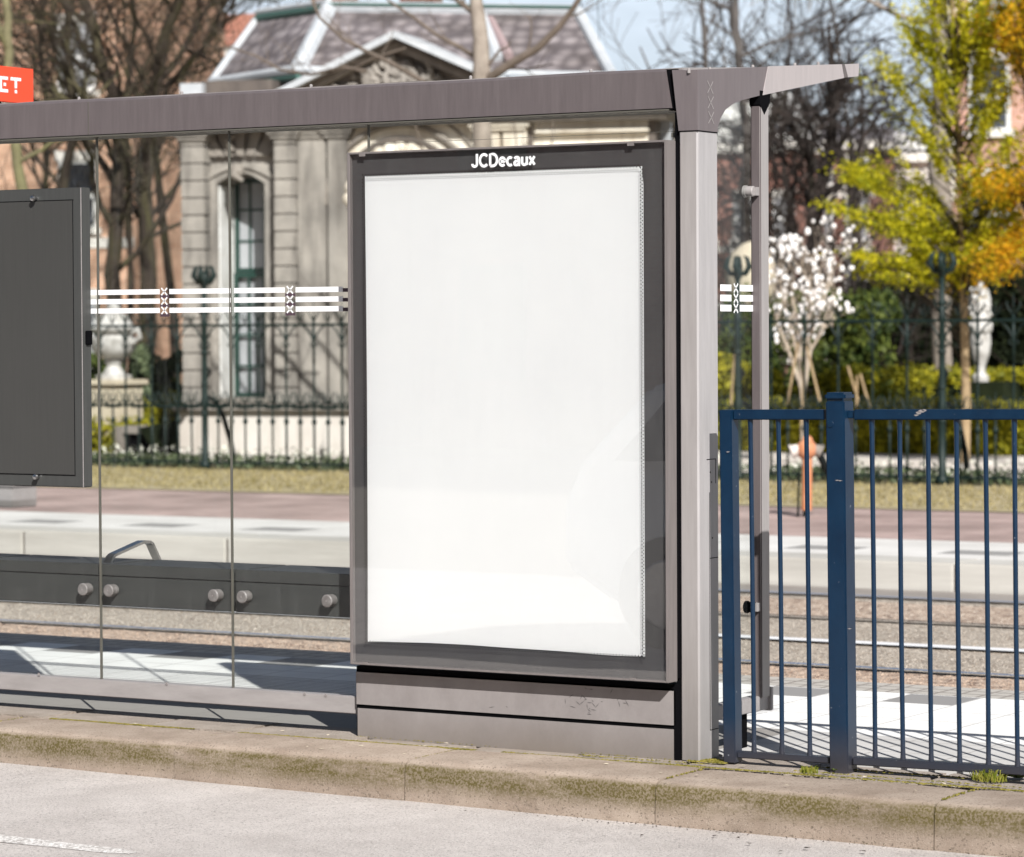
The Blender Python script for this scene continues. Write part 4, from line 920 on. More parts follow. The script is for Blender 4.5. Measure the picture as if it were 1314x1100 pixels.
# ================================================================== HEDGES AND SHRUBS
def hedge(name, label, x0, x1, y0, y1, z0, z1, m, n, s2=.05, cat='hedge', lit_top_only=False):
    cx, cy = (x0+x1)/2, (y0+y1)/2
    root = thing(name, label, cat, (cx, cy, z0))
    def gen():
        f = random.random(); x, y, z = random.uniform(x0, x1), random.uniform(y0, y1), random.uniform(z0, z1)
        if lit_top_only: z = z1+random.gauss(0, .07); y = max(y, y0)  # lit top painted as yellow leaves, shaded sides left as dark core
        elif f < .55: y = y0+random.gauss(0, .05)
        elif f < .9: z = z1+random.gauss(0, .05)
        k = .07*noise.noise(Vector((x*1.3, y, z*1.3))); return (x, y-k, z+k)
    leaves(n, gen, s2).build('foliage', m, root)
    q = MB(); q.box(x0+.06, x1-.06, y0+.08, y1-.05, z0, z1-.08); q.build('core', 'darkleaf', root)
    return root
def bush(name, label, c, rx, ry, rz, m, n, s2=.05, cat='shrub', core=True):
    root = thing(name, label, cat, (c[0], c[1], c[2]))
    cl = [(random.gauss(0, .45)*rx, random.gauss(0, .45)*ry, rz*random.uniform(.3, 1.7), random.uniform(.28, .5)) for _ in range(14)]
    def gen():
        k = random.choice(cl); v = Vector((random.gauss(0, 1), random.gauss(0, 1), random.gauss(0, 1))).normalized()*k[3]*random.uniform(.75, 1.05)
        return (c[0]+k[0]+v.x*rx, c[1]+k[1]+v.y*ry, c[2]+max(.02, k[2]+v.z*rz))
    leaves(n, gen, s2).build('foliage', m, root)
    q = MB(); q.tube([(c[0], c[1], c[2]), (c[0]+.03, c[1], c[2]+rz*1.2)], [.04, .02], 6); q.build('stem', 'bark', root)
    return root
# positions taken at their depth from the survey
def at(u, v, y): return B(u, v, y=y)
a, b = at(925, 520, 31.6), at(1340, 575, 31.6)
hedge('clipped_hedge', 'low yellow green clipped hedge beyond the white gravel path on the right', at(918, 500, 31.6).x, at(1345, 500, 31.6).x, 31.6, 32.5, G, at(1100, 524, 31.6).z, 'hedgeyellow', 26000, .045)
hedge('clipped_hedge', 'hedge with lit yellow top and shade dark sides painted in, behind the low one, under the green tree', at(1085, 500, 36).x, at(1400, 500, 36).x, 36, 37.2, G, at(1100, 487, 36).z, 'hedgeyellow', 12000, .045, lit_top_only=True)
hedge('evergreen_shade_mass', 'almost black evergreen mass with deep shade put into its leaf colour at the right', at(1090, 400, 41).x, at(1440, 400, 41).x, 41, 43, G, at(1100, 372, 41).z, 'darkleaf', 20000, .09)  # leaf colour near black, stands in for the deep shade too
bush('rhododendron', 'mid green leafy shrub behind the white magnolia stems', (*at(1080, 500, 35)[:2], G), 1.1, .9, 1.2, 'hedge', 9000, .06)
bush('rhododendron', 'mid green leafy shrub beside the shelter rear post', (*at(960, 500, 36)[:2], G), 1.0, .9, 1.2, 'hedge', 8000, .06)
bush('privet', 'yellow green bush behind the blue railing corner', (*at(955, 540, 33.6)[:2], G), .9, .6, .7, 'hedgeyellow', 6000, .05)
bush('privet', 'yellow green bush under the magnolia', (*at(1070, 540, 33.6)[:2], G), .9, .6, .65, 'hedgeyellow', 6000, .05)
def cp(u, v, dy): p = B(u, v, z=G); return p
c = at(195, 500, 27.6); bush('rhododendron', 'grey green leafy bush between the white urn and the pavilion', (c.x, 27.6, G+.75), .42, .5, .42, 'shrub', 6000, .05)
c = at(205, 520, 27.2); bush('privet', 'yellow and plum coloured shrub under the grey green bush', (c.x, 27.2, G+.35), .4, .4, .3, 'hedgeyellow', 2500, .045)
hedge('clipped_hedge', 'low yellow hedge left of the dark cellar hatch', at(100, 570, 26.2).x, at(172, 570, 26.2).x, 26.2, 26.9, G, at(140, 548, 26.2).z, 'hedgeyellow', 6000, .04)
c = at(135, 450, 29.5); bush('rhododendron', 'dull green shrub standing behind the white urn', (c.x, 29.5, G), .8, .6, .75, 'hedge', 5000, .06)
# dark cellar hatch
hc = thing('cellar_hatch', 'low grey cellar hatch with dark opening and sloping black lid', 'hatch', at(190, 585, 25.6))
p0, p1 = at(148, 585, 25.6), at(232, 585, 25.6)
q = MB(); zt2 = at(150, 547, 25.6).z; q.box(p0.x, p0.x+.12, 25.6, 26.2, G, zt2); q.box(p0.x+.12, p1.x, 25.6, 26.2, zt2-.10, zt2-.02); q.box(p0.x+.62, p0.x+.70, 25.6, 26.2, G, zt2-.1); q.build('frame', 'stonegrey', hc)
q = MB(); q.box(p0.x+.12, p1.x, 25.68, 26.1, G, zt2-.1); q.build('opening', 'dark', hc)
q = MB(); q.prism([(p0.x+.45, 25.55, zt2-.02), (p1.x, 25.55, at(230, 538, 25.6).z), (p1.x, 25.55, at(230, 538, 25.6).z-.45), (p0.x+.62, 25.55, zt2-.22)], (0, .6, 0)); q.build('lid', 'darkleaf', hc)
# white urn on pedestal (left)
def urn(name, label, c, s2, m='marble'):
    r = thing(name, label, 'urn', c)
    q = MB(); x, y, z = c
    q.box(x-.30*s2, x+.30*s2, y-.3*s2, y+.3*s2, z, z+.75*s2); q.box(x-.36*s2, x+.36*s2, y-.36*s2, y+.36*s2, z+.7501*s2, z+.83*s2); q.box(x-.36*s2, x+.36*s2, y-.36*s2, y+.36*s2, z-.0, z+.1*s2); q.build('pedestal', 'sandstone', r, bevel=.01)
    q = MB(); q.lathe((x, y, z+.83*s2), [(h*s2, w_*s2) for h, w_ in ((0, .26), (.06, .27), (.09, .16), (.2, .10), (.26, .14), (.3, .12), (.34, .24), (.46, .33), (.60, .34), (.66, .28), (.70, .36), (.74, .38), (.78, .30), (.86, .24), (.95, .20), (1.0, .09), (1.06, .11), (1.12, .02))], 20)
    for sg2 in (-1, 1): q.tube([(x+sg2*.30*s2, y, z+1.5*s2), (x+sg2*.45*s2, y, z+1.56*s2), (x+sg2*.48*s2, y, z+1.44*s2), (x+sg2*.34*s2, y, z+1.36*s2)], .04*s2, 8)
    q.build('vase', m, r, smooth=True); return r
yu = 26.5; c = at(147, 565, yu); urn('garden_urn', 'white stone urn with lid on a pale pedestal left of the pavilion', (c.x, yu, at(147, 560, yu).z), .98)
# white urn heaped with fruit on dark pedestal (right)
yu = 34; c = at(1262, 520, yu); r_ = thing('fruit_urn', 'white statue urn heaped with carved fruit under the yellow green tree', 'statue', (c.x, yu, G))
zz = at(1262, 490, yu).z; q = MB(); q.box(c.x-.22, c.x+.42, yu-.25, yu+.35, G, zz); q.build('pedestal', 'darkleaf', r_)
q = MB(); cx = at(1258, 450, yu).x; z0 = zz; sc3 = 1/ (FPX/ (Vector((c.x, yu, zz))-CAM).dot(Fw))
def zpx(v): return at(1258, v, yu).z
def rpx(w_): return w_*sc3*.70
q.lathe((cx, yu, 0), [(zpx(492), rpx(15)), (zpx(484), rpx(16)), (zpx(478), rpx(9)), (zpx(468), rpx(10)), (zpx(455), rpx(17)), (zpx(440), rpx(20)), (zpx(428), rpx(18)), (zpx(424), rpx(22)), (zpx(420), rpx(22)), (zpx(410), rpx(18)), (zpx(385), rpx(20)), (zpx(372), rpx(15)), (zpx(366), rpx(6)), (zpx(356), rpx(5))], 16)
random.seed(3)
for k in range(46):
    a = random.uniform(0, 2*PI); v = random.uniform(370, 425); q.ball((cx+math.cos(a)*rpx(18+random.uniform(-4, 5)), yu+math.sin(a)*rpx(18), zpx(v)), rpx(random.uniform(3.5, 6.5)), 8, 5)
q.build('carved_vase', 'marble', r_, smooth=True)
# sandstone monument behind rear post
yu = 38; c = at(963, 440, yu); r_ = thing('garden_monument', 'rounded cream stone monument seen behind the shelter rear post', 'monument', (c.x, yu, G))
zf = lambda v: at(963, v, yu).z
q = MB(); s3 = (Vector((c.x, yu, 0))-CAM).dot(Fw)/FPX
q.lathe((c.x, yu, 0), [(zf(470), 12*s3), (zf(430), 15*s3), (zf(425), 20*s3), (zf(400), 24*s3), (zf(360), 33*s3), (zf(340), 33*s3), (zf(325), 24*s3), (zf(313), 10*s3), (zf(310), 2*s3)], 14); q.build('stone', 'sandstone', r_, smooth=True)
q = MB(); q.box(c.x-.25, c.x+.25, yu-.25, yu+.25, G, zf(470)); q.build('pedestal', 'sandstone', r_)
# ================================================================== ORANGE MARKER POST
hb = B(1032, 664, z=G)
hy = thing('hydrant_post', 'faded orange hydrant post with round head and grey outlets beside the path', 'hydrant', hb)
k_ = (hb-CAM).dot(Fw)/FPX
def hpt(u, v): return B(u, v, pl=(hb, Fw))
q = MB(); q.tube([hpt(1035, 655), hpt(1036, 586)], [7*k_, 6.5*k_], 12); q.build('column', 'orange', hy, smooth=True)
q = MB(); q.tube([hpt(1024, 664), hpt(1025, 620), hpt(1026, 600)], [1.6*k_]*3, 6); q.tube([hpt(1034, 664), hpt(1034, 654)], [4*k_, 4*k_], 8); q.build('pipe', 'ironblack', hy)
q = MB(); c0 = hpt(1035, 577); q.ball(c0, 13.5*k_, 16, 10); q.lathe(hpt(1036, 566), [(0, 8*k_), (5*k_, 6*k_), (7*k_, 2*k_)], 10); q.build('head', 'orange', hy, smooth=True)
for du, mm in ((-16, 'stonepale'), (15, 'stonegrey')):
    q = MB(); q.tube([hpt(1035+du*.6, 577), hpt(1035+du*1.1, 577+2)], [7*k_, 8.5*k_], 12); q.tube([hpt(1035+du*1.1, 579), hpt(1035+du*1.25, 580)], [9.5*k_, 9.5*k_], 12); q.build('outlet', mm, hy, smooth=True)
q = MB(); q.tube([hpt(1051, 583), hpt(1060, 600), hpt(1066, 612)], [5*k_, 5*k_, 4*k_], 8); q.build('hose_arm', 'ironblack', hy)
# small grey cabinet on the far platform behind the timetable case
c = B(4, 652, z=ZF-.004); q = MB(); kk = (c-CAM).dot(Fw)/FPX
cb_ = thing('kerbside_block', 'plain light grey block at the edge of the far platform', 'block', c)
q.box(c.x-.8, c.x+13*kk/.855, c.y, c.y+.35, ZF-.004, ZF+27*kk); q.build('body', 'rail', cb_, bevel=.01)
q = MB(); q.box(c.x-.82, c.x+13*kk/.855+.02, c.y-.02, c.y+.37, ZF+27*kk+.0005, ZF+31*kk); q.build('top', 'rail', cb_, bevel=.005)

# ================================================================== WHITE CAR (standing on the road, mirrored in the advertising glass)
MT['carpaint'] = mat('white_car_paint', (.80, .80, .80), .25, coat=.6)
MT['tyre'] = mat('tyre_rubber', (.02, .02, .02), .8)
CY = -5.6
ca = thing('parked_car', 'small white hatchback on the road, mirrored in the glass over the blank poster', 'car', (-.1, CY, -.16))
cz = -.16; X0 = -2.0
prof = [(0, .42), (0, .75), (.10, .98), (.42, 1.36), (.80, 1.45), (1.7, 1.46), (2.15, 1.38), (2.75, .98), (3.35, .90), (3.72, .76), (3.84, .55), (3.82, .32), (3.5, .22), (.3, .24)]
def carsec(scale_y, pts, y): return [(X0+x, y, cz+z) for x, z in pts]
q = MB(); ly = [(CY-.80, .94), (CY-.74, .99), (CY-.5, 1.0), (CY+.5, 1.0), (CY+.74, .99), (CY+.80, .94)]
vs = []; n_ = len(prof)
for y, s_ in ly:
    inset = 0 if s_ > .985 else .03
    for x, z in prof:
        side = max(0, (z-.95))*.42 if abs(y-CY) > .6 else 0
        yy = y-math.copysign(side, y-CY); vs.append((X0+1.9+(x-1.9)*s_, yy, cz+.3+(z-.3)*s_))
q.add(vs, [(k*n_+j, k*n_+(j+1) % n_, (k+1)*n_+(j+1) % n_, (k+1)*n_+j) for k in range(len(ly)-1) for j in range(n_)]+[tuple(range(n_))[::-1], tuple(range((len(ly)-1)*n_, len(ly)*n_))])
body = q.build('body', 'carpaint', ca, bevel=.03, smooth=True)
q = MB()
for sgn in (-1, 1):
    y0, y1 = CY+sgn*.795, CY+sgn*.645
    for (xa, xb, ta, tb) in ((.35, 1.25, .62, 1.25), (1.32, 2.62, 1.32, 2.10)):
        q.poly([(X0+xa, y0, cz+.98), (X0+xb, y0, cz+.98), (X0+tb, y1, cz+1.34), (X0+ta, y1, cz+1.34)])
pieces(q, 'side_window', 'panedark', ca)
q = MB(); q.poly([(X0+2.80, CY-.65, cz+.985), (X0+2.80, CY+.65, cz+.985), (X0+2.2, CY+.55, cz+1.385), (X0+2.2, CY-.55, cz+1.385)]); q.build('windscreen', 'panedark', ca)
for wx in (.68, 3.02):
    for sgn in (-1, 1):
        q = MB(); q.lathe((X0+wx, CY+sgn*.62, cz+.30), [(0, .30), (.18, .30), (.2, .27)], 24, (0, sgn, 0)); wh = q.build('wheel', 'tyre', ca, smooth=True)
        q = MB(); q.lathe((X0+wx, CY+sgn*.815, cz+.30), [(0, .19), (.012, .17)], 20, (0, sgn, 0)); q.build('rim', 'steel', wh)
for sgn in (-1, 1):
    q = MB(); q.ball((X0+3.66, CY+sgn*.62, cz+.70), .12, 10, 6, .6); q.build('headlight', 'steel', ca, smooth=True)
    q = MB(); q.box(X0+2.45, X0+2.58, CY+sgn*.82, CY+sgn*.98, cz+.95, cz+1.07); q.build('wing_mirror', 'carpaint', ca, bevel=.02)
q = MB(); q.box(X0+3.80, X0+3.86, CY-.25, CY+.25, cz+.40, cz+.50); q.build('number_plate', 'whitewood' if False else 'white_print', ca)
# ================================================================== BUILDINGS (each in its own turned frame)
class Frame:
    def __init__(s, name, label, cat, o, phi):
        s.o = Vector(o); s.phi = phi; s.bx = Vector((math.cos(phi), math.sin(phi), 0)); s.by = Vector((-math.sin(phi), math.cos(phi), 0))
        s.root = thing(name, label, cat, o); s.root.rotation_euler = (0, 0, phi)
    def L(s, u, v, yl=0):
        p = B(u, v, pl=(s.o+s.by*yl, s.by))-s.o; return p.dot(s.bx), p.z
    def P(s, u, v, yl=0): x, z = s.L(u, v, yl); return Vector((x, yl, z))
    def b(s, mb_, name, m, parent=None, bevel=0, smooth=False):
        o = mb_.build(name, m, bevel=bevel, smooth=smooth); o.parent = parent or s.root; return o
pv = Frame('stone_pavilion', 'weathered stone garden pavilion with slate mansard roof and carved pediment', 'building', B(232, 592, z=G), math.radians(16.8))
L_ = pv.L
def bx(q, u0, u1, v0, v1, y0, y1, yr=None):
    """box whose front face (local y=y0) spans the surveyed rectangle"""
    x0, _ = L_(u0, v1, y0); x1, _ = L_(u1, v1, y0); _, z1 = L_((u0+u1)/2, v0, y0); _, z0 = L_((u0+u1)/2, v1, y0)
    q.box(x0, x1, y0, y1, z0, z1); return x0, x1, z0, z1
XE = L_(862, 300)[0]
# plinth and ledge
q = MB(); z_l = L_(300, 528)[1]; q.box(0, XE, -.12, 2.2, -.05, z_l); pv.b(q, 'plinth', 'stonepale')
q = MB(); q.box(-.05, XE+.05, -.22, 2.25, z_l+.001, z_l+.09); pv.b(q, 'ledge', 'stonegrey', bevel=.02)
zt_w = L_(300, 166)[1]
# pilasters
def pilaster(u0, u1, y0, m='stone', cap=True, joints=True):
    vs_ = [520-22.2*k for k in range(16)]
    q = MB(); x0 = L_(u0, 300, y0)[0]; x1 = L_(u1, 300, y0)[0]
    zs = [z_l+.091]+[L_(300, v, y0)[1] for v in vs_[1:]]+[zt_w]
    zs = [z for i, z in enumerate(zs) if i == 0 or z > zs[0]]
    if not joints: zs = [zs[0], zs[-1]]
    for a, b in zip(zs, zs[1:]):
        if b-a > .05: q.box(x0+random.uniform(0, .006), x1-random.uniform(0, .006), y0+random.uniform(0, .008), .3, a+.005, b-.005)
    o = pv.b(q, 'pilaster', m, bevel=.012)
    q = MB(); q.box(x0+.015, x1-.015, y0+.03, .3, z_l+.1, zt_w); pv.b(q, 'joint', 'joint', o)
    if cap:
        q = MB(); z1 = zt_w
        for k, (dz0, dz1, pr_) in enumerate(((.0, .05, .10), (.05, .10, .07), (.10, .155, .035))): q.box(x0-pr_, x1+pr_, y0-pr_, .31, z1-dz1+.001, z1-dz0)
        pv.b(q, 'capital', m, o, bevel=.008)
    return x0, x1
random.seed(21)
pilaster(232, 262, -.15)
pilaster(351, 380, -.15)
pilaster(381.5, 418, -.08, joints=False); pilaster(420, 446, -.10, joints=False)
# window bay
yb = .18
q = MB(); xa, xc = L_(258, 300, yb)[0], L_(356, 300, yb)[0]
wx0, wx1 = L_(281, 400, yb)[0], L_(342, 400, yb)[0]; wz0 = L_(300, 511, yb)[1]; wz1 = L_(310, 236, yb)[1]; wzc = L_(310, 222, yb)[1]
q.box(xa, wx0, yb, .9, z_l+.09, zt_w); q.box(wx1, xc, yb, .9, z_l+.09, zt_w); q.box(wx0, wx1, yb, .9, z_l+.09, wz0)
arc = [(wx0+(wx1-wx0)*k/12, wz1+(wzc-wz1)*math.sin(PI*k/12)) for k in range(13)]
q.prism([(x, yb, z) for x, z in arc]+[(wx1, yb, zt_w), (wx0, yb, zt_w)], (0, .72, 0)); pv.b(q, 'bay_wall', 'stone')
def ring(q, off0, off1, y0, y1):
    c = ((wx0+wx1)/2, (wz0+wz1)/2)
    outer = [(wx0-off1, wz0)]+[(wx0-off1+(wx1-wx0+2*off1)*k/12, wz1+off1*.7+(wzc-wz1)*math.sin(PI*k/12)) for k in range(13)]+[(wx1+off1, wz0)]
    inner = [(wx0-off0, wz0)]+[(wx0-off0+(wx1-wx0+2*off0)*k/12, wz1+off0*.7+(wzc-wz1)*math.sin(PI*k/12)) for k in range(13)]+[(wx1+off0, wz0)]
    for i in range(len(outer)-1):
        a, b, c_, d_ = outer[i], outer[i+1], inner[i+1], inner[i]
        q.prism([(a[0], y0, a[1]), (b[0], y0, b[1]), (c_[0], y0, c_[1]), (d_[0], y0, d_[1])], (0, y1-y0, 0))
q = MB(); ring(q, .001, .10, yb-.05, yb+.02); ring(q, .10, .17, yb-.09, yb+.02); sr = pv.b(q, 'window_surround', 'stone')
q = MB(); x0 = (wx0+wx1)/2
for k in range(7):
    a = (k-3)*.32; q.prism([(x0+math.sin(a)*.45-.05, yb-.1, wzc+.22+math.cos(a)*.02), (x0+math.sin(a)*.45+.06, yb-.1, wzc+.22), (x0+math.sin(a)*.95+.09, yb-.08, wzc+.60+math.cos(a)*.1), (x0+math.sin(a)*.95-.07, yb-.08, wzc+.60+math.cos(a)*.1)], (0, .1, 0))
q.ball((x0-.03, yb-.12, wzc+.02), .11, 10, 6); q.tube([(x0+.0, yb-.15, wzc+.1), (x0-.05, yb-.2, wzc-.05), (x0+.08, yb-.18, wzc-.12)], [.05, .06, .03], 8); q.tube([(x0-.1, yb-.1, wzc+.3), (x0-.15, yb-.14, wzc+.45), (x0-.05, yb-.12, wzc+.5)], [.05, .06, .04], 8)
pv.b(q, 'keystone', 'stonegrey', sr)
q = MB(); q.box(wx0-.15, wx1+.15, yb-.14, yb+.05, wz0-.08, wz0-.002); pv.b(q, 'sill', 'stonegrey', sr, bevel=.01)
# white painted lining inside the reveal (catches the sun on its left side)
q = MB(); q.box(wx0+.0005, wx0+.02, yb+.02, .80, wz0, wz1-.02); q.box(wx1-.02, wx1-.0005, yb+.25, .80, wz0, wz1-.02); pv.b(q, 'reveal_lining', 'whitewood', sr)
# sash window
yw = .78
q = MB(); fw = .05
def bars(q, x0, x1, z0, z1, nx, nz, y, t=.03, e=.06):
    q.box(x0, x0+e, y, y+.05, z0, z1); q.box(x1-e, x1, y, y+.05, z0, z1); q.box(x0+e, x1-e, y, y+.05, z0, z0+e); q.box(x0+e, x1-e, y, y+.05, z1-e, z1)
    for k in range(1, nx): x = x0+(x1-x0)*k/nx; q.box(x-t/2, x+t/2, y+.008, y+.042, z0+e, z1-e)
    for k in range(1, nz):
        z = z0+(z1-z0)*k/nz
        for j in range(nx): a = x0+(x1-x0)*j/nx+(t/2 if j else e); b = x0+(x1-x0)*(j+1)/nx-(t/2 if j < nx-1 else e); q.box(a, b, y+.008, y+.042, z-t/2, z+t/2)
zm = L_(320, 350, yw)[1]
bars(q, wx0+.02, wx1-.02, zm+.005, wzc-.05, 3, 3, yw+.03); bars(q, wx0+.02, wx1-.02, wz0+.005, zm-.005, 3, 4, yw-.03)
sw = pv.b(q, 'window', 'winframe'); q = MB(); q.box(wx0, wx1, yw+.055, yw+.06, wz0, wzc); pv.b(q, 'pane', 'pane', sw)
q = MB(); q.box(wx0, wx1, .62, .9, wzc-.3, zt_w-.4); 
# main wall behind, then cream part above the advertising panel
q = MB(); q.box(0.01, XE, .9, 2.2, z_l+.09, zt_w+.5); pv.b(q, 'wall', 'stone')
xq = L_(446, 200)[0]; q = MB(); q.box(xq, L_(833, 200)[0], 0, .9, z_l+.092, zt_w); pv.b(q, 'cream_wall', 'stonecream')
zc_, rr_ = L_(515, 262)[1], None; xcn = L_(515, 200)[0]; R_ = L_(515+98, 262)[0]-xcn
q = MB()
for r1, t1, y1 in ((R_, .035, -.05), (R_-.2, .025, -.03), (R_-.5, .03, -.04), (R_+.18, .02, -.02)):
    q.tube([(xcn+math.cos(PI*k/30)*r1, y1, zc_+math.sin(PI*k/30)*r1) for k in range(31)], t1, 6)
pv.b(q, 'arch_moulding', 'stonegrey')
q = MB()
for k in range(15):
    a = PI*(k+.5)/15; q.ball((xcn+math.cos(a)*(R_-.34), -.02, zc_+math.sin(a)*(R_-.34)), .12, 10, 6)
pv.b(q, 'shell_ornament', 'stonecream', smooth=True)
q = MB(); q.tube([(xcn+math.cos(PI*k/30)*(R_-.2), -.028, zc_+math.sin(PI*k/30)*(R_-.2)) for k in range(31)], .05, 6); pv.b(q, 'arch_painted_shade', 'stonedark')  # dark tube paints the shadow line along the arch
q = MB()
for u0, u1 in ((625, 642), (646, 676)): bx(q, u0, u1, 150, 420, -.12, 0)
pv.b(q, 'pilaster', 'stonecream', bevel=.01)
q = MB()
for u0, u1, v0, v1, pr_ in ((600, 678, 158, 163, .2), (604, 674, 164, 168, .17), (686, 832, 166, 170, .12), (686, 832, 186, 190, .08)): bx(q, u0, u1, v0, v1, -pr_, 0)
pv.b(q, 'moulding', 'stonecream', bevel=.01)
q = MB(); bx(q, 677, 684, 145, 300, -.03, .0); bx(q, 833, 842, 140, 420, -.02, .9); pv.b(q, 'dark_gap', 'stonedark')
q = MB(); bx(q, 842, 862, 145, 420, .3, .35); pv.b(q, 'glazed_door', 'pane')
# entablature
q = MB(); x0 = L_(228, 130, -.35)[0]; z1 = L_(300, 122, -.35)[1]
q.box(x0, XE+.1, -.40, 2.3, zt_w+.14, z1); q.box(x0+.12, XE, -.25, 2.25, zt_w+.001, zt_w+.14); pv.b(q, 'entablature', 'stonegrey', bevel=.02)
q = MB(); bx(q, 231, 259, 107, 124, -.3, 1); pv.b(q, 'corner_block', 'lead'); q = MB(); bx(q, 259, 349, 103, 124, -.15, 1); pv.b(q, 'parapet', 'stonedark')
# pediment
yp = -.55
def rake(q, u0, v0, u1, v1, dv0, dv1, y0, y1):
    a, b = pv.P(u0, v0+dv0, y0), pv.P(u1, v1+dv0, y0); c, d = pv.P(u1, v1+dv1, y0), pv.P(u0, v0+dv1, y0); q.prism([a, b, c, d], (0, y1-y0, 0))
for nme, m, d0, d1, y0 in (('pediment_flashing', 'lead', 0, 9, yp-.12), ('pediment_painted_shade', 'stonedark', 9.05, 15, yp), ('raking_cornice', 'stonegrey', 15.05, 24, yp+.08)):  # middle course paints the shadow under the flashing in dark stone
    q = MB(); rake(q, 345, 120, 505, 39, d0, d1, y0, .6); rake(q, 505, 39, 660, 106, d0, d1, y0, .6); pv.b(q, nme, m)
q = MB(); q.prism([pv.P(372, 122, -.2), pv.P(505, 60, -.2), pv.P(636, 118, -.2)], (0, .5, 0)); tym = pv.b(q, 'tympanum', 'stonegrey')
q = MB(); random.seed(4)
for _ in range(120):
    u = random.gauss(505, 48); v = random.uniform(66, 118)
    if v < 64+abs(u-505)*.45+8: continue
    p = pv.P(u, v, -.25); q.ball(p, random.uniform(.04, .12), 8, 5)
for _ in range(26):
    u = random.gauss(505, 45); v = random.uniform(75, 116)
    if v < 72+abs(u-505)*.45: continue
    p = pv.P(u, v, -.3); a = random.uniform(0, 6); q.tube([p+Vector((math.cos(a+t)*.13, -.05, math.sin(a+t)*.13)) for t in (0, .6, 1.2, 1.9, 2.6)], [.03, .045, .05, .04, .02], 6)
pv.b(q, 'carving', 'stone', tym, smooth=True)
# slate roof
E0, T0 = pv.P(272, 106, 1.6), pv.P(331, 24, 3.0); E1, T1 = pv.P(384, 89, -.1), pv.P(423, 11, 1.5)
E2, T2 = pv.P(786, 97, .0), pv.P(742, 15, 1.5)
E3, T3 = Vector((E2.x-1.6, 4.5, E2.z)), Vector((T2.x-1.2, 4, T2.z)); E4, T4 = Vector((E0.x+.8, 4.5, E0.z)), Vector((T0.x+.6, 4, T0.z))
q = MB(); q.poly([E0, E1, T1, T0]); q.poly([E1, E2, T2, T1]); q.poly([E2, E3, T3, T2]); q.poly([E4, E0, T0, T4]); q.poly([T0, T1, T2, T3, T4]); roof = pv.b(q, 'roof', 'slate')
q = MB()
def edge(a, b, w_, y=-.02, off=Vector((0, 0, 0))): q.tube([a+Vector((0, y, 0))+off, b+Vector((0, y, 0))+off], w_, 8)
edge(E0, T0, .06); edge(E1, T1, .12); edge(E2, T2, .08); edge(T0, T1, .05, off=Vector((0, 0, .09))); edge(T1, T2, .10); edge(E0, E1, .07); edge(E1, E2, .045)
pv.b(q, 'roof_flashing', 'lead', roof, smooth=True)
q = MB(); edge(T0, T1, .05, off=Vector((0, -.05, .0))); edge(T1, T2, .022, off=Vector((0, -.1, .05))); edge(E0, E1, .04, off=Vector((0, -.02, -.1))); pv.b(q, 'gutter', 'gutter', roof)
q = MB(); a, b = pv.P(631, 27, 1.25), pv.P(656, 74, .3); q.tube([a+Vector((0, -.1, 0)), b+Vector((0, -.1, 0))], .07, 6); pv.b(q, 'ridge_roll', 'rolllead', roof)
q = MB(); a, b = pv.P(618, 22, 1.3), pv.P(640, 78, .3); q.tube([a+Vector((0, -.06, 0)), b+Vector((0, -.06, 0))], .10, 6); pv.b(q, 'roof_flashing', 'lead', roof)
q = MB(); bx(q, 400, 442, -18, 3, 4.5, 5.2); pv.b(q, 'chimney', 'redbrick', roof)
q = MB(); bx(q, 512, 552, -18, 1, 4.5, 5.2); pv.b(q, 'chimney', 'redbrick', roof)
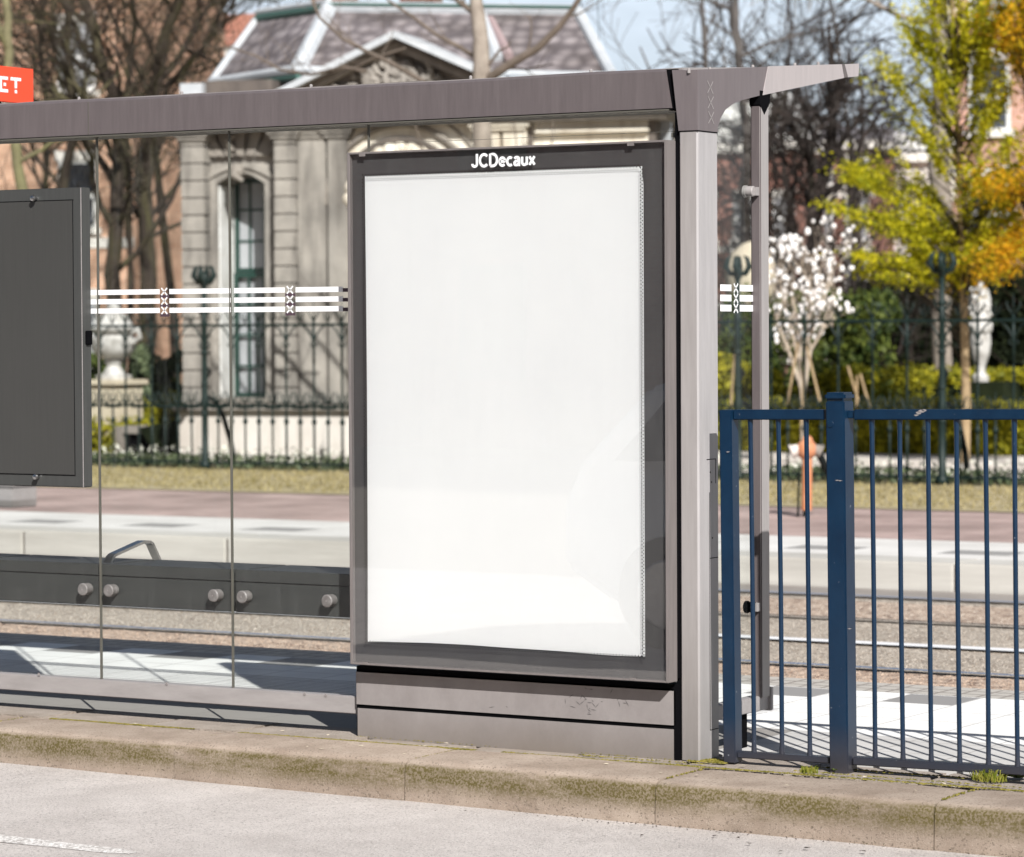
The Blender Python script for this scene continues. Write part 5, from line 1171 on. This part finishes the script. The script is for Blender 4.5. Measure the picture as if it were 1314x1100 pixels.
# ---------------------------------------------------------------- brick houses beyond
def house(label, u0, u1, vtop, y, phi, wallm, floors=7, fh=3.3, ww=1.0, gap=2.1, u_ref=None, roofm='rooftile', roofh=0, ground=None, name='brick_house', dorm=0, zb=G, band=True, rnd=1):
    o = B(u0, 560, y=y); o.z = zb
    f = Frame(name, label, 'house', o, phi); W = f.L(u1, 300)[0]; H = f.L((u0+u1)/2, vtop)[1]; rng = random.Random(rnd); fh *= .8; gap *= .72; ww *= .8
    q = MB(); q.box(0, W, 0, 9, 0, H); f.b(q, 'wall', wallm)
    nx = max(1, int(W/gap)); z = 1.0; k = 0
    while z < H-1.2 and k < 12:
        hh = min(1.55, H-.4-z)
        for i in range(nx):
            xc_ = W*(i+.5)/nx
            q = MB(); q.box(xc_-ww/2-.09, xc_+ww/2+.09, -.05, 0, z-.02, z+hh+.08); fr_ = f.b(q, 'window', 'whitewood')
            q = MB()
            for (a, b, c, d) in ((-.5, -.03, 0, .46), (.03, .5, 0, .46), (-.5, .5, .51, 1)): q.box(xc_+a*ww, xc_+b*ww, -.058, -.052, z+hh*c+.04, z+hh*d)
            f.b(q, 'pane', 'panedark' if rng.random() < .7 else 'pane', fr_)
            q = MB(); q.box(xc_-ww/2-.2, xc_+ww/2+.2, -.14, 0, z-.18, z-.021); f.b(q, 'sill', 'band', fr_); q = MB(); q.box(xc_-ww/2-.15, xc_+ww/2+.15, -.08, 0, z+hh+.081, z+hh+.32); f.b(q, 'lintel', 'band', fr_)
        if band: q = MB(); q.box(0, W, -.04, 0, z-.50, z-.25); f.b(q, 'string_course', 'band')
        z += fh; k += 1
    q = MB(); q.box(-.2, W+.2, -.3, 9.2, H, H+.35); f.b(q, 'cornice', 'band')
    if roofh:
        q = MB(); q.prism([(0, .1, H+.351), (0, 8.9, H+.351), (0, 6.2, H+roofh), (0, 2.6, H+roofh)], (W, 0, 0)); r = f.b(q, 'roof', roofm)
        for i in range(dorm):
            xc_ = W*(i+.5)/dorm; q = MB(); q.box(xc_-.8, xc_+.8, .15, 2.6, H+.5, H+roofh*.8); q.prism([(xc_-.95, .1, H+roofh*.8), (xc_+.95, .1, H+roofh*.8), (xc_, .1, H+roofh*1.05)], (0, 2.6, 0)); d_ = f.b(q, 'dormer', 'whitewood', r)
            q = MB(); q.box(xc_-.5, xc_+.5, .13, .149, H+.7, H+roofh*.7); f.b(q, 'pane', 'panedark', d_)
    if ground: q = MB(); q.box(.0, W, -.35, 0-.06, 0, ground[1]); f.b(q, 'ground_floor_shade', ground[0])  # dark slab added to stand in for shade on the ground floor
    return f
house('tall orange brick house with white window frames at the far left', -110, 172, -60, 50, math.radians(22), 'orangebrick', rnd=2, gap=3.4, fh=4.2)
house('lower orange brick house with red roof left of the pavilion', 172, 312, 78, 66, math.radians(18), 'orangebrick', rnd=3, roofm='redtile', roofh=1.6, gap=2.3)
h3 = house('dark red brick house with white dormers far behind the shelter side glass', 880, 1032, 196, 100, math.radians(12), 'redbrick', rnd=4, roofm='rooftile', roofh=1.5, dorm=3, gap=1.7, fh=2.7, ww=.9)
house('red brick house with white cornice behind the black bare tree', 1032, 1122, 192, 104, math.radians(12), 'redbrick', rnd=5, roofm='rooftile', roofh=1.0, gap=1.6, fh=2.7)
house('grey roofed pale house left of the pink brick tower', 1120, 1216, 208, 108, math.radians(10), 'stonepale', rnd=6, roofm='rooftile', roofh=1.2, dorm=2, gap=1.8, fh=2.8)
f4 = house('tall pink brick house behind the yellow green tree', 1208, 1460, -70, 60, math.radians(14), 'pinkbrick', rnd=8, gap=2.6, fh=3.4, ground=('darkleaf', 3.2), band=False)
q = MB(); x0 = f4.L(1200, 200)[0]; q.box(x0-.02, .05, .3, 9, 0, f4.L(1200, -70)[1]); f4.b(q, 'shade_dark_side_wall', 'stonedark')  # return wall coloured dark to paint its shade
q = MB(); zz_ = 0
while zz_ < f4.L(1210, -80)[1]: q.box(-.02, .26+(.1 if int(zz_/.4) % 2 else 0), -.06, .3, zz_, zz_+.385); zz_ += .4
f4.b(q, 'quoin', 'stonecream')
# white dome/gable seen above the red house
f5 = Frame('white_gabled_house', 'white gabled house with dark slate turret above the red brick roofs', 'house', Vector((*B(950, 500, y=116)[:2], G)), math.radians(16))
q = MB(); a = f5.L(985, 195)[0]; b = f5.L(1012, 195)[0]; z0 = f5.L(1000, 130)[1]; q.box(f5.L(900, 195)[0], b, 0, 6, 0, z0); q.prism([(f5.L(975, 130)[0], 0, z0), (b, 0, z0), ((a+b)/2, 0, f5.L(1000, 112)[1])], (0, 6, 0)); f5.b(q, 'wall', 'whitewood')
q = MB(); zA, zB = f5.L(990, 158)[1], f5.L(990, 147)[1]; xA = f5.L(993, 150)[0]; q.box(xA, xA+.12, -.03, 0, zA, zB); f5.b(q, 'window', 'dark')
q = MB(); q.lathe((f5.L(1026, 180)[0], 3, 0), [(0, .45), (f5.L(1026, 150)[1], .42), (f5.L(1026, 132)[1], .1)], 10); f5.b(q, 'turret', 'rooftile')
# ================================================================== TREES
def rdir(d, ang, rng):
    p = d.orthogonal().normalized(); p.rotate(Matrix.Rotation(rng.uniform(0, 2*PI), 3, d)); return (d*math.cos(ang)+p*math.sin(ang)).normalized()
def branch(q, rng, p, d, ln, r, lvl, maxl, tips=None, kids=5, wander=.22, up=.1, minr=.004, ang=(.5, 1.0), kr=.55, kl=.62):
    n = 6 if lvl < 2 else 4; pts = [p]; rad = [r]; dd = d.copy()
    for i in range(n):
        dd = (dd+Vector((rng.gauss(0, wander), rng.gauss(0, wander), rng.gauss(0, wander)+up))).normalized(); p = p+dd*ln/n; pts.append(p); rad.append(max(minr, r*(1-.62*(i+1)/n)))
    q.tube(pts, rad, 7 if lvl < 2 else (5 if lvl < 3 else 3), caps=lvl < 2)
    if lvl >= maxl:
        if tips is not None: tips.append(p)
        return
    kk = kids if lvl else kids
    for k in range(kk):
        t = rng.uniform(.3, 1.0) if lvl else rng.uniform(.45, 1.0); i = min(n-1, int(t*n)); f = t*n-i
        pp = pts[i].lerp(pts[i+1], f); dr = (pts[i+1]-pts[i]).normalized()
        branch(q, rng, pp, rdir(dr, rng.uniform(*ang), rng), ln*kl*rng.uniform(.75, 1.25), max(minr, rad[i]*kr), lvl+1, maxl, tips, kids, wander, up*.8, minr, ang, kr, kl)
def bare_tree(label, base, trunk_pts, r0, seed, m, limb=2.2, maxl=3, kids=5, nl=8, minr=.006, tr=.5, name='bare_tree', up=.12, start=.35, mtw=None, r1=None, wander=.22):
    root = thing(name, label, 'tree', base); rng = random.Random(seed)
    pts = [Vector(p) for p in trunk_pts]; n = len(pts); rad = [r0+((r1 or r0*tr)-r0)*i/(n-1) for i in range(n)]
    fine = []; fr_ = []
    for i in range(n-1):
        for k in range(4): fine.append(pts[i].lerp(pts[i+1], k/4)+Vector((rng.gauss(0, .12*r0), rng.gauss(0, .12*r0), 0))); fr_.append((rad[i]+(rad[i+1]-rad[i])*k/4)*rng.uniform(.95, 1.07))
    fine.append(pts[-1]); fr_.append(rad[-1])
    q = MB(); q.tube(fine, fr_, 12); q.build('trunk', m, root, smooth=True)
    q = MB()
    for k in range(nl):
        t = start+(1-start)*(k+rng.random()*.8)/nl; i = min(len(fine)-2, int(t*(len(fine)-1))); p = fine[i]; d = (fine[i+1]-fine[i]).normalized()
        branch(q, rng, p, rdir(d, rng.uniform(.5, 1.15), rng), limb*rng.uniform(.7, 1.3), fr_[i]*rng.uniform(.3, .6), 1, maxl, None, kids, wander, up, minr)
    branch(q, rng, fine[-1], (fine[-1]-fine[-3]).normalized(), limb, fr_[-1]*.9, 1, maxl, None, kids, wander, up, minr)
    q.build('branches', mtw or m, root); return root
def tp(y, *uv): return [B(u, v, y=y) for u, v in uv]
def gb(y, u): p = B(u, 500, y=y); return Vector((p.x, y, G))
def ttree(label, y, uv, wpx, seed, m, **k):
    b = gb(y, uv[0][0]); pts = [b]+tp(y, *uv[1:]); s_ = (b-CAM).dot(Fw)/FPX; return bare_tree(label, b, pts, wpx*s_/2, seed, m, **k)
ttree('dark mossy tree trunk left of the first glass joint, rising beside the brick house', 31, [(150, 0), (148, 450), (146, 320), (152, 220), (146, 120), (110, 10), (90, -60)], 24, 1, 'bark', limb=3.0, nl=14, kids=7, start=.3)
ttree('second dark mossy tree, just left of the pavilion corner', 35, [(186, 0), (188, 450), (190, 330), (184, 240), (196, 130), (214, 40), (250, -50)], 25, 2, 'bark', limb=3.2, nl=14, kids=7, start=.3)
ttree('olive barked forked tree rising above the timetable case', 27, [(28, 0), (30, 400), (30, 250), (18, 170), (12, 90), (8, 0), (5, -60)], 17, 3, 'barkmoss', limb=1.8, nl=8, kids=5, start=.4)
ttree('slim dark tree in front of the orange brick house', 40, [(85, 0), (84, 400), (80, 250), (98, 150), (84, 60), (100, -50)], 15, 4, 'bark', limb=3.0, nl=10, kids=6, start=.3)
ttree('dark leaning tree whose branches cross the small patch of sky', 42, [(230, 0), (222, 400), (200, 200), (215, 110), (262, 60), (300, -20), (320, -70)], 12, 14, 'bark', limb=3.0, nl=10, kids=6, start=.4)
# pale tree in front of the pavilion, visible limbs as surveyed
ym_ = 22.4; b = gb(ym_, 622); s_ = (b-CAM).dot(Fw)/FPX
root = thing('pale_tree', 'grey barked slender tree standing in front of the pavilion roof', 'tree', b)
tv = [(622, 420), (620, 300), (619, 190), (617, 130), (618, 90), (617, 50), (612, 10), (606, -40), (604, -120)]
q = MB(); pts = [b]+tp(ym_, *tv); rr = [16, 15, 14, 13.5, 13, 12.5, 11, 9.5, 8, 6]; fine = []; fr_ = []
rng = random.Random(9)
for i in range(len(pts)-1):
    for k in range(4): fine.append(pts[i].lerp(pts[i+1], k/4)+Vector((rng.gauss(0, .004), 0, 0))); fr_.append((rr[i]+(rr[i+1]-rr[i])*k/4)*s_*rng.uniform(.96, 1.05))
q.tube(fine, [r_*.92 for r_ in fr_], 14); q.build('trunk', 'barkgrey', root, smooth=True)
q = MB()
def limb(uv, w0, w1, seed, sub=5, y=ym_, ln=.7):
    rng = random.Random(seed); P_ = tp(y, *uv); n = len(P_); rd = [(w0+(w1-w0)*i/(n-1))*s_ for i in range(n)]
    q.tube(P_, rd, 8)
    for k in range(sub):
        i = rng.randrange(n-1); p = P_[i].lerp(P_[i+1], rng.random()); d = (P_[i+1]-P_[i]).normalized(); branch(q, rng, p, rdir(d, rng.uniform(.4, .9), rng), ln*rng.uniform(.6, 1.3), max(.004, rd[i]*.3), 2, 3, None, 3, .2, .15, .0025)
limb([(628, 100), (655, 82), (690, 62), (716, 36), (735, 12), (760, -30)], 6.5, 3, 1)
limb([(611, 74), (585, 58), (560, 45), (530, 22), (500, 2), (470, -30)], 3.2, 1.5, 2)
limb([(627, 84), (640, 66), (652, 60), (655, 52)], 2.2, .7, 3, 1, ln=.2)
limb([(545, 106), (500, 80), (470, 66), (440, 50), (410, 22), (398, -5)], 3.5, 1.8, 4, 6)
limb([(470, 92), (440, 86), (400, 96), (360, 90), (330, 72), (290, 60)], 2.6, 1, 5, 7)
limb([(520, 62), (480, 75), (452, 88), (425, 92)], 1.8, .8, 6, 3)
limb([(612, 20), (560, -20), (520, -60)], 4, 2, 7, 5)
limb([(621, 500), (585, 440), (565, 360), (540, 300), (530, 230)], 7, 3, 13, 6, ln=.6)  # low limbs from here on: hidden, added to cast branch shadows on the pavilion
limb([(620, 330), (585, 300), (556, 250), (548, 205), (556, 190)], 6, 2.5, 8, 6, ln=.6)
limb([(621, 400), (660, 350), (684, 290), (690, 230), (700, 200)], 6, 2.5, 9, 6, ln=.6)
limb([(620, 280), (650, 240), (656, 200)], 4, 2, 10, 4, ln=.6)
limb([(622, 440), (580, 420), (540, 370), (510, 330), (498, 290)], 5, 2, 11, 6, ln=.6)
limb([(622, 480), (570, 470), (530, 440), (500, 430)], 4, 1.5, 12, 5, ln=.5)
q.build('branches', 'barkmid', root)
# big tree and others whose crowns fill the sky at the right
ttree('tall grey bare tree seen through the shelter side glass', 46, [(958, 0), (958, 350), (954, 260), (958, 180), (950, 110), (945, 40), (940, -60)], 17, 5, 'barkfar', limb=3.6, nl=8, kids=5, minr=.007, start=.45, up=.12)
ttree('black bare tree with wide spreading branches before the red brick house', 44, [(1046, 0), (1044, 400), (1044, 300), (1046, 262), (1060, 220), (1068, 170)], 24, 6, 'barkblack', limb=2.1, nl=11, kids=6, start=.45, up=.02, minr=.013, r1=.10)
ttree('thin dark bare tree between the rear post and the black tree', 52, [(1018, 0), (1014, 350), (1010, 250), (1004, 180), (1010, 110), (1015, 40)], 8, 7, 'barkblack', limb=2.4, nl=6, kids=5, start=.35, minr=.006)
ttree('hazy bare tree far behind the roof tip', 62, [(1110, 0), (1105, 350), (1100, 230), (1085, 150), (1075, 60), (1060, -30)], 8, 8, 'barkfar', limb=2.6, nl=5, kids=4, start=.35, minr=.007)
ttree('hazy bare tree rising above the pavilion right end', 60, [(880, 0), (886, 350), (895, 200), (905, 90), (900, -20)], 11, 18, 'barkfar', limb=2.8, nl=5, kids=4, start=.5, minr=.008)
ttree('very tall thick trunked tree, dark on its left side, behind the yellow green crown', 38, [(1209, 0), (1209, 400), (1208, 250), (1207, 120), (1206, 0), (1205, -80)], 27, 31, 'barkgrey', limb=2.0, nl=4, kids=4, start=.75, r1=.14)
ttree('dark bare tree directly behind the shelter rear post', 48, [(985, 0), (985, 400), (982, 300), (975, 240), (990, 170)], 13, 32, 'barkblack', limb=1.5, nl=10, kids=6, start=.3, minr=.009, up=.04)
ttree('dark bare tree between the black tree and the yellow green crown', 50, [(1095, 0), (1095, 400), (1098, 300), (1090, 240), (1105, 180)], 14, 33, 'barkblack', limb=1.5, nl=10, kids=6, start=.3, minr=.010, up=.04)
ttree('dark leaning bare tree low behind the white blossom', 46, [(1020, 0), (1022, 420), (1030, 330), (1015, 270), (1022, 220)], 12, 34, 'barkblack', limb=1.5, nl=12, kids=7, start=.25, minr=.010, up=.0)
ttree('brown twiggy tree before the far left brick house', 44, [(60, 0), (60, 400), (56, 250), (64, 150), (50, 60), (62, -50)], 11, 35, 'bark', limb=3.0, nl=13, kids=7, start=.3, minr=.007)
ttree('slim dark tree between the two mossy trunks', 46, [(168, 0), (168, 400), (166, 250), (160, 130), (172, 30), (168, -50)], 10, 36, 'bark', limb=3.0, nl=12, kids=7, start=.3, minr=.007)
# undergrowth: dark twiggy shrubs under the black tree
def twig_bush(label, y, u, w_, h_, n, seed, m):
    b = gb(y, u); root = thing('twiggy_shrub', label, 'shrub', b); rng = random.Random(seed); q = MB()
    for _ in range(n):
        p = b+Vector((rng.uniform(-w_, w_), rng.uniform(-.6, .6), 0)); branch(q, rng, p, Vector((rng.gauss(0, .25), rng.gauss(0, .25), 1)).normalized(), h_*rng.uniform(.6, 1.1), .022, 1, 3, None, 4, .15, .12, .006)
    q.build('twigs', m, root)
twig_bush('dense dark leafless shrubs behind the magnolia', 40, 1060, 1.8, 3.0, 40, 1, 'barkblack')
twig_bush('brown leafless shrubs seen through the side glass', 43, 955, 1.5, 3.0, 34, 2, 'bark')
twig_bush('black leafless thicket under the yellow green tree', 42, 1150, 1.5, 2.4, 34, 3, 'barkblack')
# leafy trees: clusters of small leaves hung on real limbs
def leafy_tree(name, label, y, trunk, wpx, ncl, region, m, seed, nleaf, barkm, lsz=.036, dep=1.0, csz=(.12, .3), hole=-.15, droop=.3):
    b = gb(y, trunk[0][0]); s_ = (b-CAM).dot(Fw)/FPX; root = thing(name, label, 'tree', b); rng = random.Random(seed)
    pts = [b]+tp(y, *trunk[1:]); n = len(pts); rad = [wpx*s_/2*(1-.6*i/(n-1)) for i in range(n)]
    q = MB(); q.tube(pts, rad, 10); q.build('trunk', barkm, root, smooth=True)
    q = MB(); cls = []; tries = 0
    while len(cls) < ncl and tries < ncl*60:
        tries += 1
        u = rng.uniform(region[0], region[1]); v = rng.uniform(region[2], region[3])
        if not region[4](u, v): continue
        if noise.noise(Vector((u/40., v/34., seed*3.1))) < hole: continue
        c = B(u, v, y=y+rng.gauss(0, dep*.5)); cls.append(c)
    for c in cls:
        # limb from the trunk, rising outwards
        zt_ = c.z-abs(c.x-pts[0].x)*.45-rng.uniform(.1, .5); zt_ = max(pts[1].z, min(pts[-1].z, zt_))
        for i in range(n-1):
            if pts[i].z <= zt_ <= pts[i+1].z: tpt = pts[i].lerp(pts[i+1], (zt_-pts[i].z)/max(1e-3, pts[i+1].z-pts[i].z)); break
        else: tpt = pts[-1]
        mid = tpt.lerp(c, .5)+Vector((rng.gauss(0, .08), rng.gauss(0, .08), .1)); q.tube([tpt, tpt.lerp(mid, .5), mid, mid.lerp(c, .5)+Vector((0, 0, .03)), c], [.012, .010, .008, .005, .003], 5)
    q.build('limbs', 'bark', root)
    per = nleaf//max(1, len(cls)); vs = []; fs = []
    for c in cls:
        r_ = rng.uniform(*csz); ax = (c-pts[min(2, n-1)]); ax.z *= .3; ax = ax.normalized() if ax.length > .01 else Vector((1, 0, 0)); sd_ = Vector((0, 0, 1)).cross(ax)
        for _ in range(int(per*rng.uniform(.4, 1.6))):
            t = rng.gauss(0, 1)*r_*1.5; p = c+ax*t+sd_*rng.gauss(0, r_*.7)+Vector((0, 0, rng.gauss(0, r_*.36)-droop*abs(t)*.3))
            a = Vector((rng.gauss(0, 1), rng.gauss(0, 1), rng.gauss(-.4, .6))).normalized(); bb = a.orthogonal().normalized(); bb.rotate(Matrix.Rotation(rng.uniform(0, 6.28), 3, a)); s1 = lsz*rng.uniform(.6, 1.35); o = len(vs)
            vs += [tuple(p-a*s1), tuple(p+bb*s1*.5), tuple(p+a*s1), tuple(p-bb*s1*.5)]; fs.append((o, o+1, o+2, o+3))
    q = MB(); q.v = vs; q.f = fs; q.build('crown', m, root); return root
def reg_green(u, v):
    # outline of the yellow green crown: bulges left at the bottom, loose top
    left = {-60: 1170, 40: 1150, 90: 1120, 130: 1112, 180: 1128, 230: 1090, 290: 1074, 330: 1096, 372: 1130}
    ks = sorted(left); 
    for a, b in zip(ks, ks[1:]):
        if a <= v <= b: l = left[a]+(left[b]-left[a])*(v-a)/(b-a); break
    else: return False
    if v < 215 and u > 1300: return False
    dens = .95 if v > 215 else (.40 if u < 1190 else .62)
    return u > l and (noise.noise(Vector((u*.37, v*.41, 5)))*.5+.5) < dens
leafy_tree('leafy_tree', 'young tree with bright yellow green leaves behind the blue railing', 29.1, [(1238, 0), (1240, 520), (1238, 430), (1235, 340), (1232, 240), (1226, 130), (1222, 20), (1220, -60)], 13, 340, (1060, 1310, -60, 362, reg_green), 'leaf', 2, 33000, 'barktan', lsz=.031, csz=(.06, .18), hole=-.06)
leafy_tree('leafy_tree', 'orange and yellow leaved tree at the right edge', 28.6, [(1330, 0), (1332, 420), (1326, 250), (1318, 120), (1310, 0), (1308, -60)], 13, 300, (1195, 1420, -70, 350, lambda u, v: u > (1262+max(0, 300-v)*.1 if (v < 70 or v > 215) else 1290) and not (90 < v < 200 and noise.noise(Vector((u*.05, v*.05, 3))) < .05)), 'leaforange', 5, 30000, 'barktan', lsz=.033, csz=(.10, .22), hole=-.12)
# magnolia
ymg = 28.0; b = gb(ymg, 1030); root = thing('magnolia', 'young magnolia covered in white blossom with pale slanting stems', 'tree', b); rng = random.Random(4)
q = MB(); s_ = (b-CAM).dot(Fw)/FPX
stems = [[(1030, 535), (1028, 480), (1020, 440), (1012, 410), (1004, 380), (1002, 350)], [(1031, 535), (1032, 490), (1036, 440), (1038, 400), (1040, 360), (1044, 330)], [(1030, 520), (1026, 470), (1028, 430), (1018, 390), (1018, 350)], [(1032, 500), (1040, 450), (1058, 420), (1070, 395)], [(1029, 500), (1012, 450), (1000, 420), (992, 395)], [(1036, 440), (1050, 400), (1062, 370), (1070, 345)]]
q.tube([b, B(1030, 534, y=ymg)], .032, 8)
tips = []
for st in stems:
    P_ = tp(ymg, *st); q.tube(P_, [.028*(1-.7*i/(len(P_)-1)) for i in range(len(P_))], 7)
    for _ in range(14):
        i = rng.randrange(max(1, len(P_)-3), len(P_)); p = P_[i]+Vector((rng.gauss(0, .03), rng.gauss(0, .1), 0)); branch(q, rng, p, Vector((rng.gauss(0, .5), rng.gauss(0, .5), 1)).normalized(), .32, .008, 2, 3, tips, 3, .2, .15, .003)
q.build('trunk', 'barkpale', root)
qb = MB()
for t in tips:
    for _ in range(2):
        c = t+Vector((rng.gauss(0, .06), rng.gauss(0, .06), rng.gauss(0, .06)))
        if rng.random() < .5: continue
        qb.ball(c, rng.uniform(.020, .042), 7, 4, rng.uniform(.8, 1.3))
qb.build('blossom', 'blossom', root, smooth=True)
def stakes(label, y, sets, m):
    b = gb(y, sets[0][0]); r_ = thing('tree_stake', label, 'stake', b)
    for (u0, v0, u1, v1) in sets: q = MB(); q.tube([B(u0, v0, y=y), B(u1, v1, y=y)], .016, 6); q.build('pole', m, r_)
stakes('pale tan wooden tree stakes crossed around the magnolia stems', 27.8, [(1010, 520, 1024, 440), (1052, 515, 1034, 440), (1028, 545, 1032, 470)], 'barktan')
stakes('tan wooden stake seen through the side glass', 28.5, [(938, 520, 942, 455)], 'barktan')
stakes('slanting tan stakes behind the blue railing post', 29.5, [(1103, 520, 1088, 470), (1118, 530, 1104, 480), (1098, 530, 1100, 482)], 'barktan')
# overhead wires
wr = MB(); wr.tube([B(740, -40, y=30), B(752, 60, y=30), B(768, 110, y=31)], .006, 4); tag(wr.build('overhead_wire', 'iron'), 'thin dark wire hanging beside the pavilion roof, nearer the building', 'wire')
wr = MB(); wr.tube([B(765, -40, y=30), B(770, 70, y=30)], .006, 4); tag(wr.build('overhead_wire', 'iron'), 'thin straight dark wire against the sky right of the pavilion roof', 'wire')

ft = Frame('unseen_terrace', 'unseen brown terrace added across the street to darken the reflection in the advertising glass', 'houses', (-60, -30, -.2), 0)  # out of view, added to dim the mirrored horizon and the sky fill
q = MB(); q.box(0, 110, -8, 0, 0, 9.5); ft.b(q, 'wall', 'redbrick')
q = MB(); q.prism([(0, .2, 9.501), (0, -8.2, 9.501), (0, -4, 12)], (110, 0, 0)); ft.b(q, 'roof', 'rooftile')
for i in range(30):
    for zz_ in (1.0, 4.1, 7.2):
        q = MB(); x = 2+i*3.6; q.box(x, x+1.1, 0, .05, zz_, zz_+1.7); ft.b(q, 'window', 'stonedark')
# ------------------------------------------------------------------ groups
for o in col.objects:
    if o.parent is None and 'category' in o:
        g_ = {'bare_tree': 'bare trees in the garden', 'leafy_tree': 'young trees in leaf', 'hedge': '', 'clipped_hedge': 'clipped hedges in the garden', 'rhododendron': 'leafy garden shrubs', 'privet': 'yellow green garden bushes', 'twiggy_shrub': 'leafless shrubs', 'brick_house': 'houses beyond the garden', 'tree_stake': 'wooden tree stakes', 'overhead_wire': 'overhead wires', 'grass_tuft': 'weeds along the kerb'}.get(o.name.split('.')[0])
        if g_: o['group'] = g_
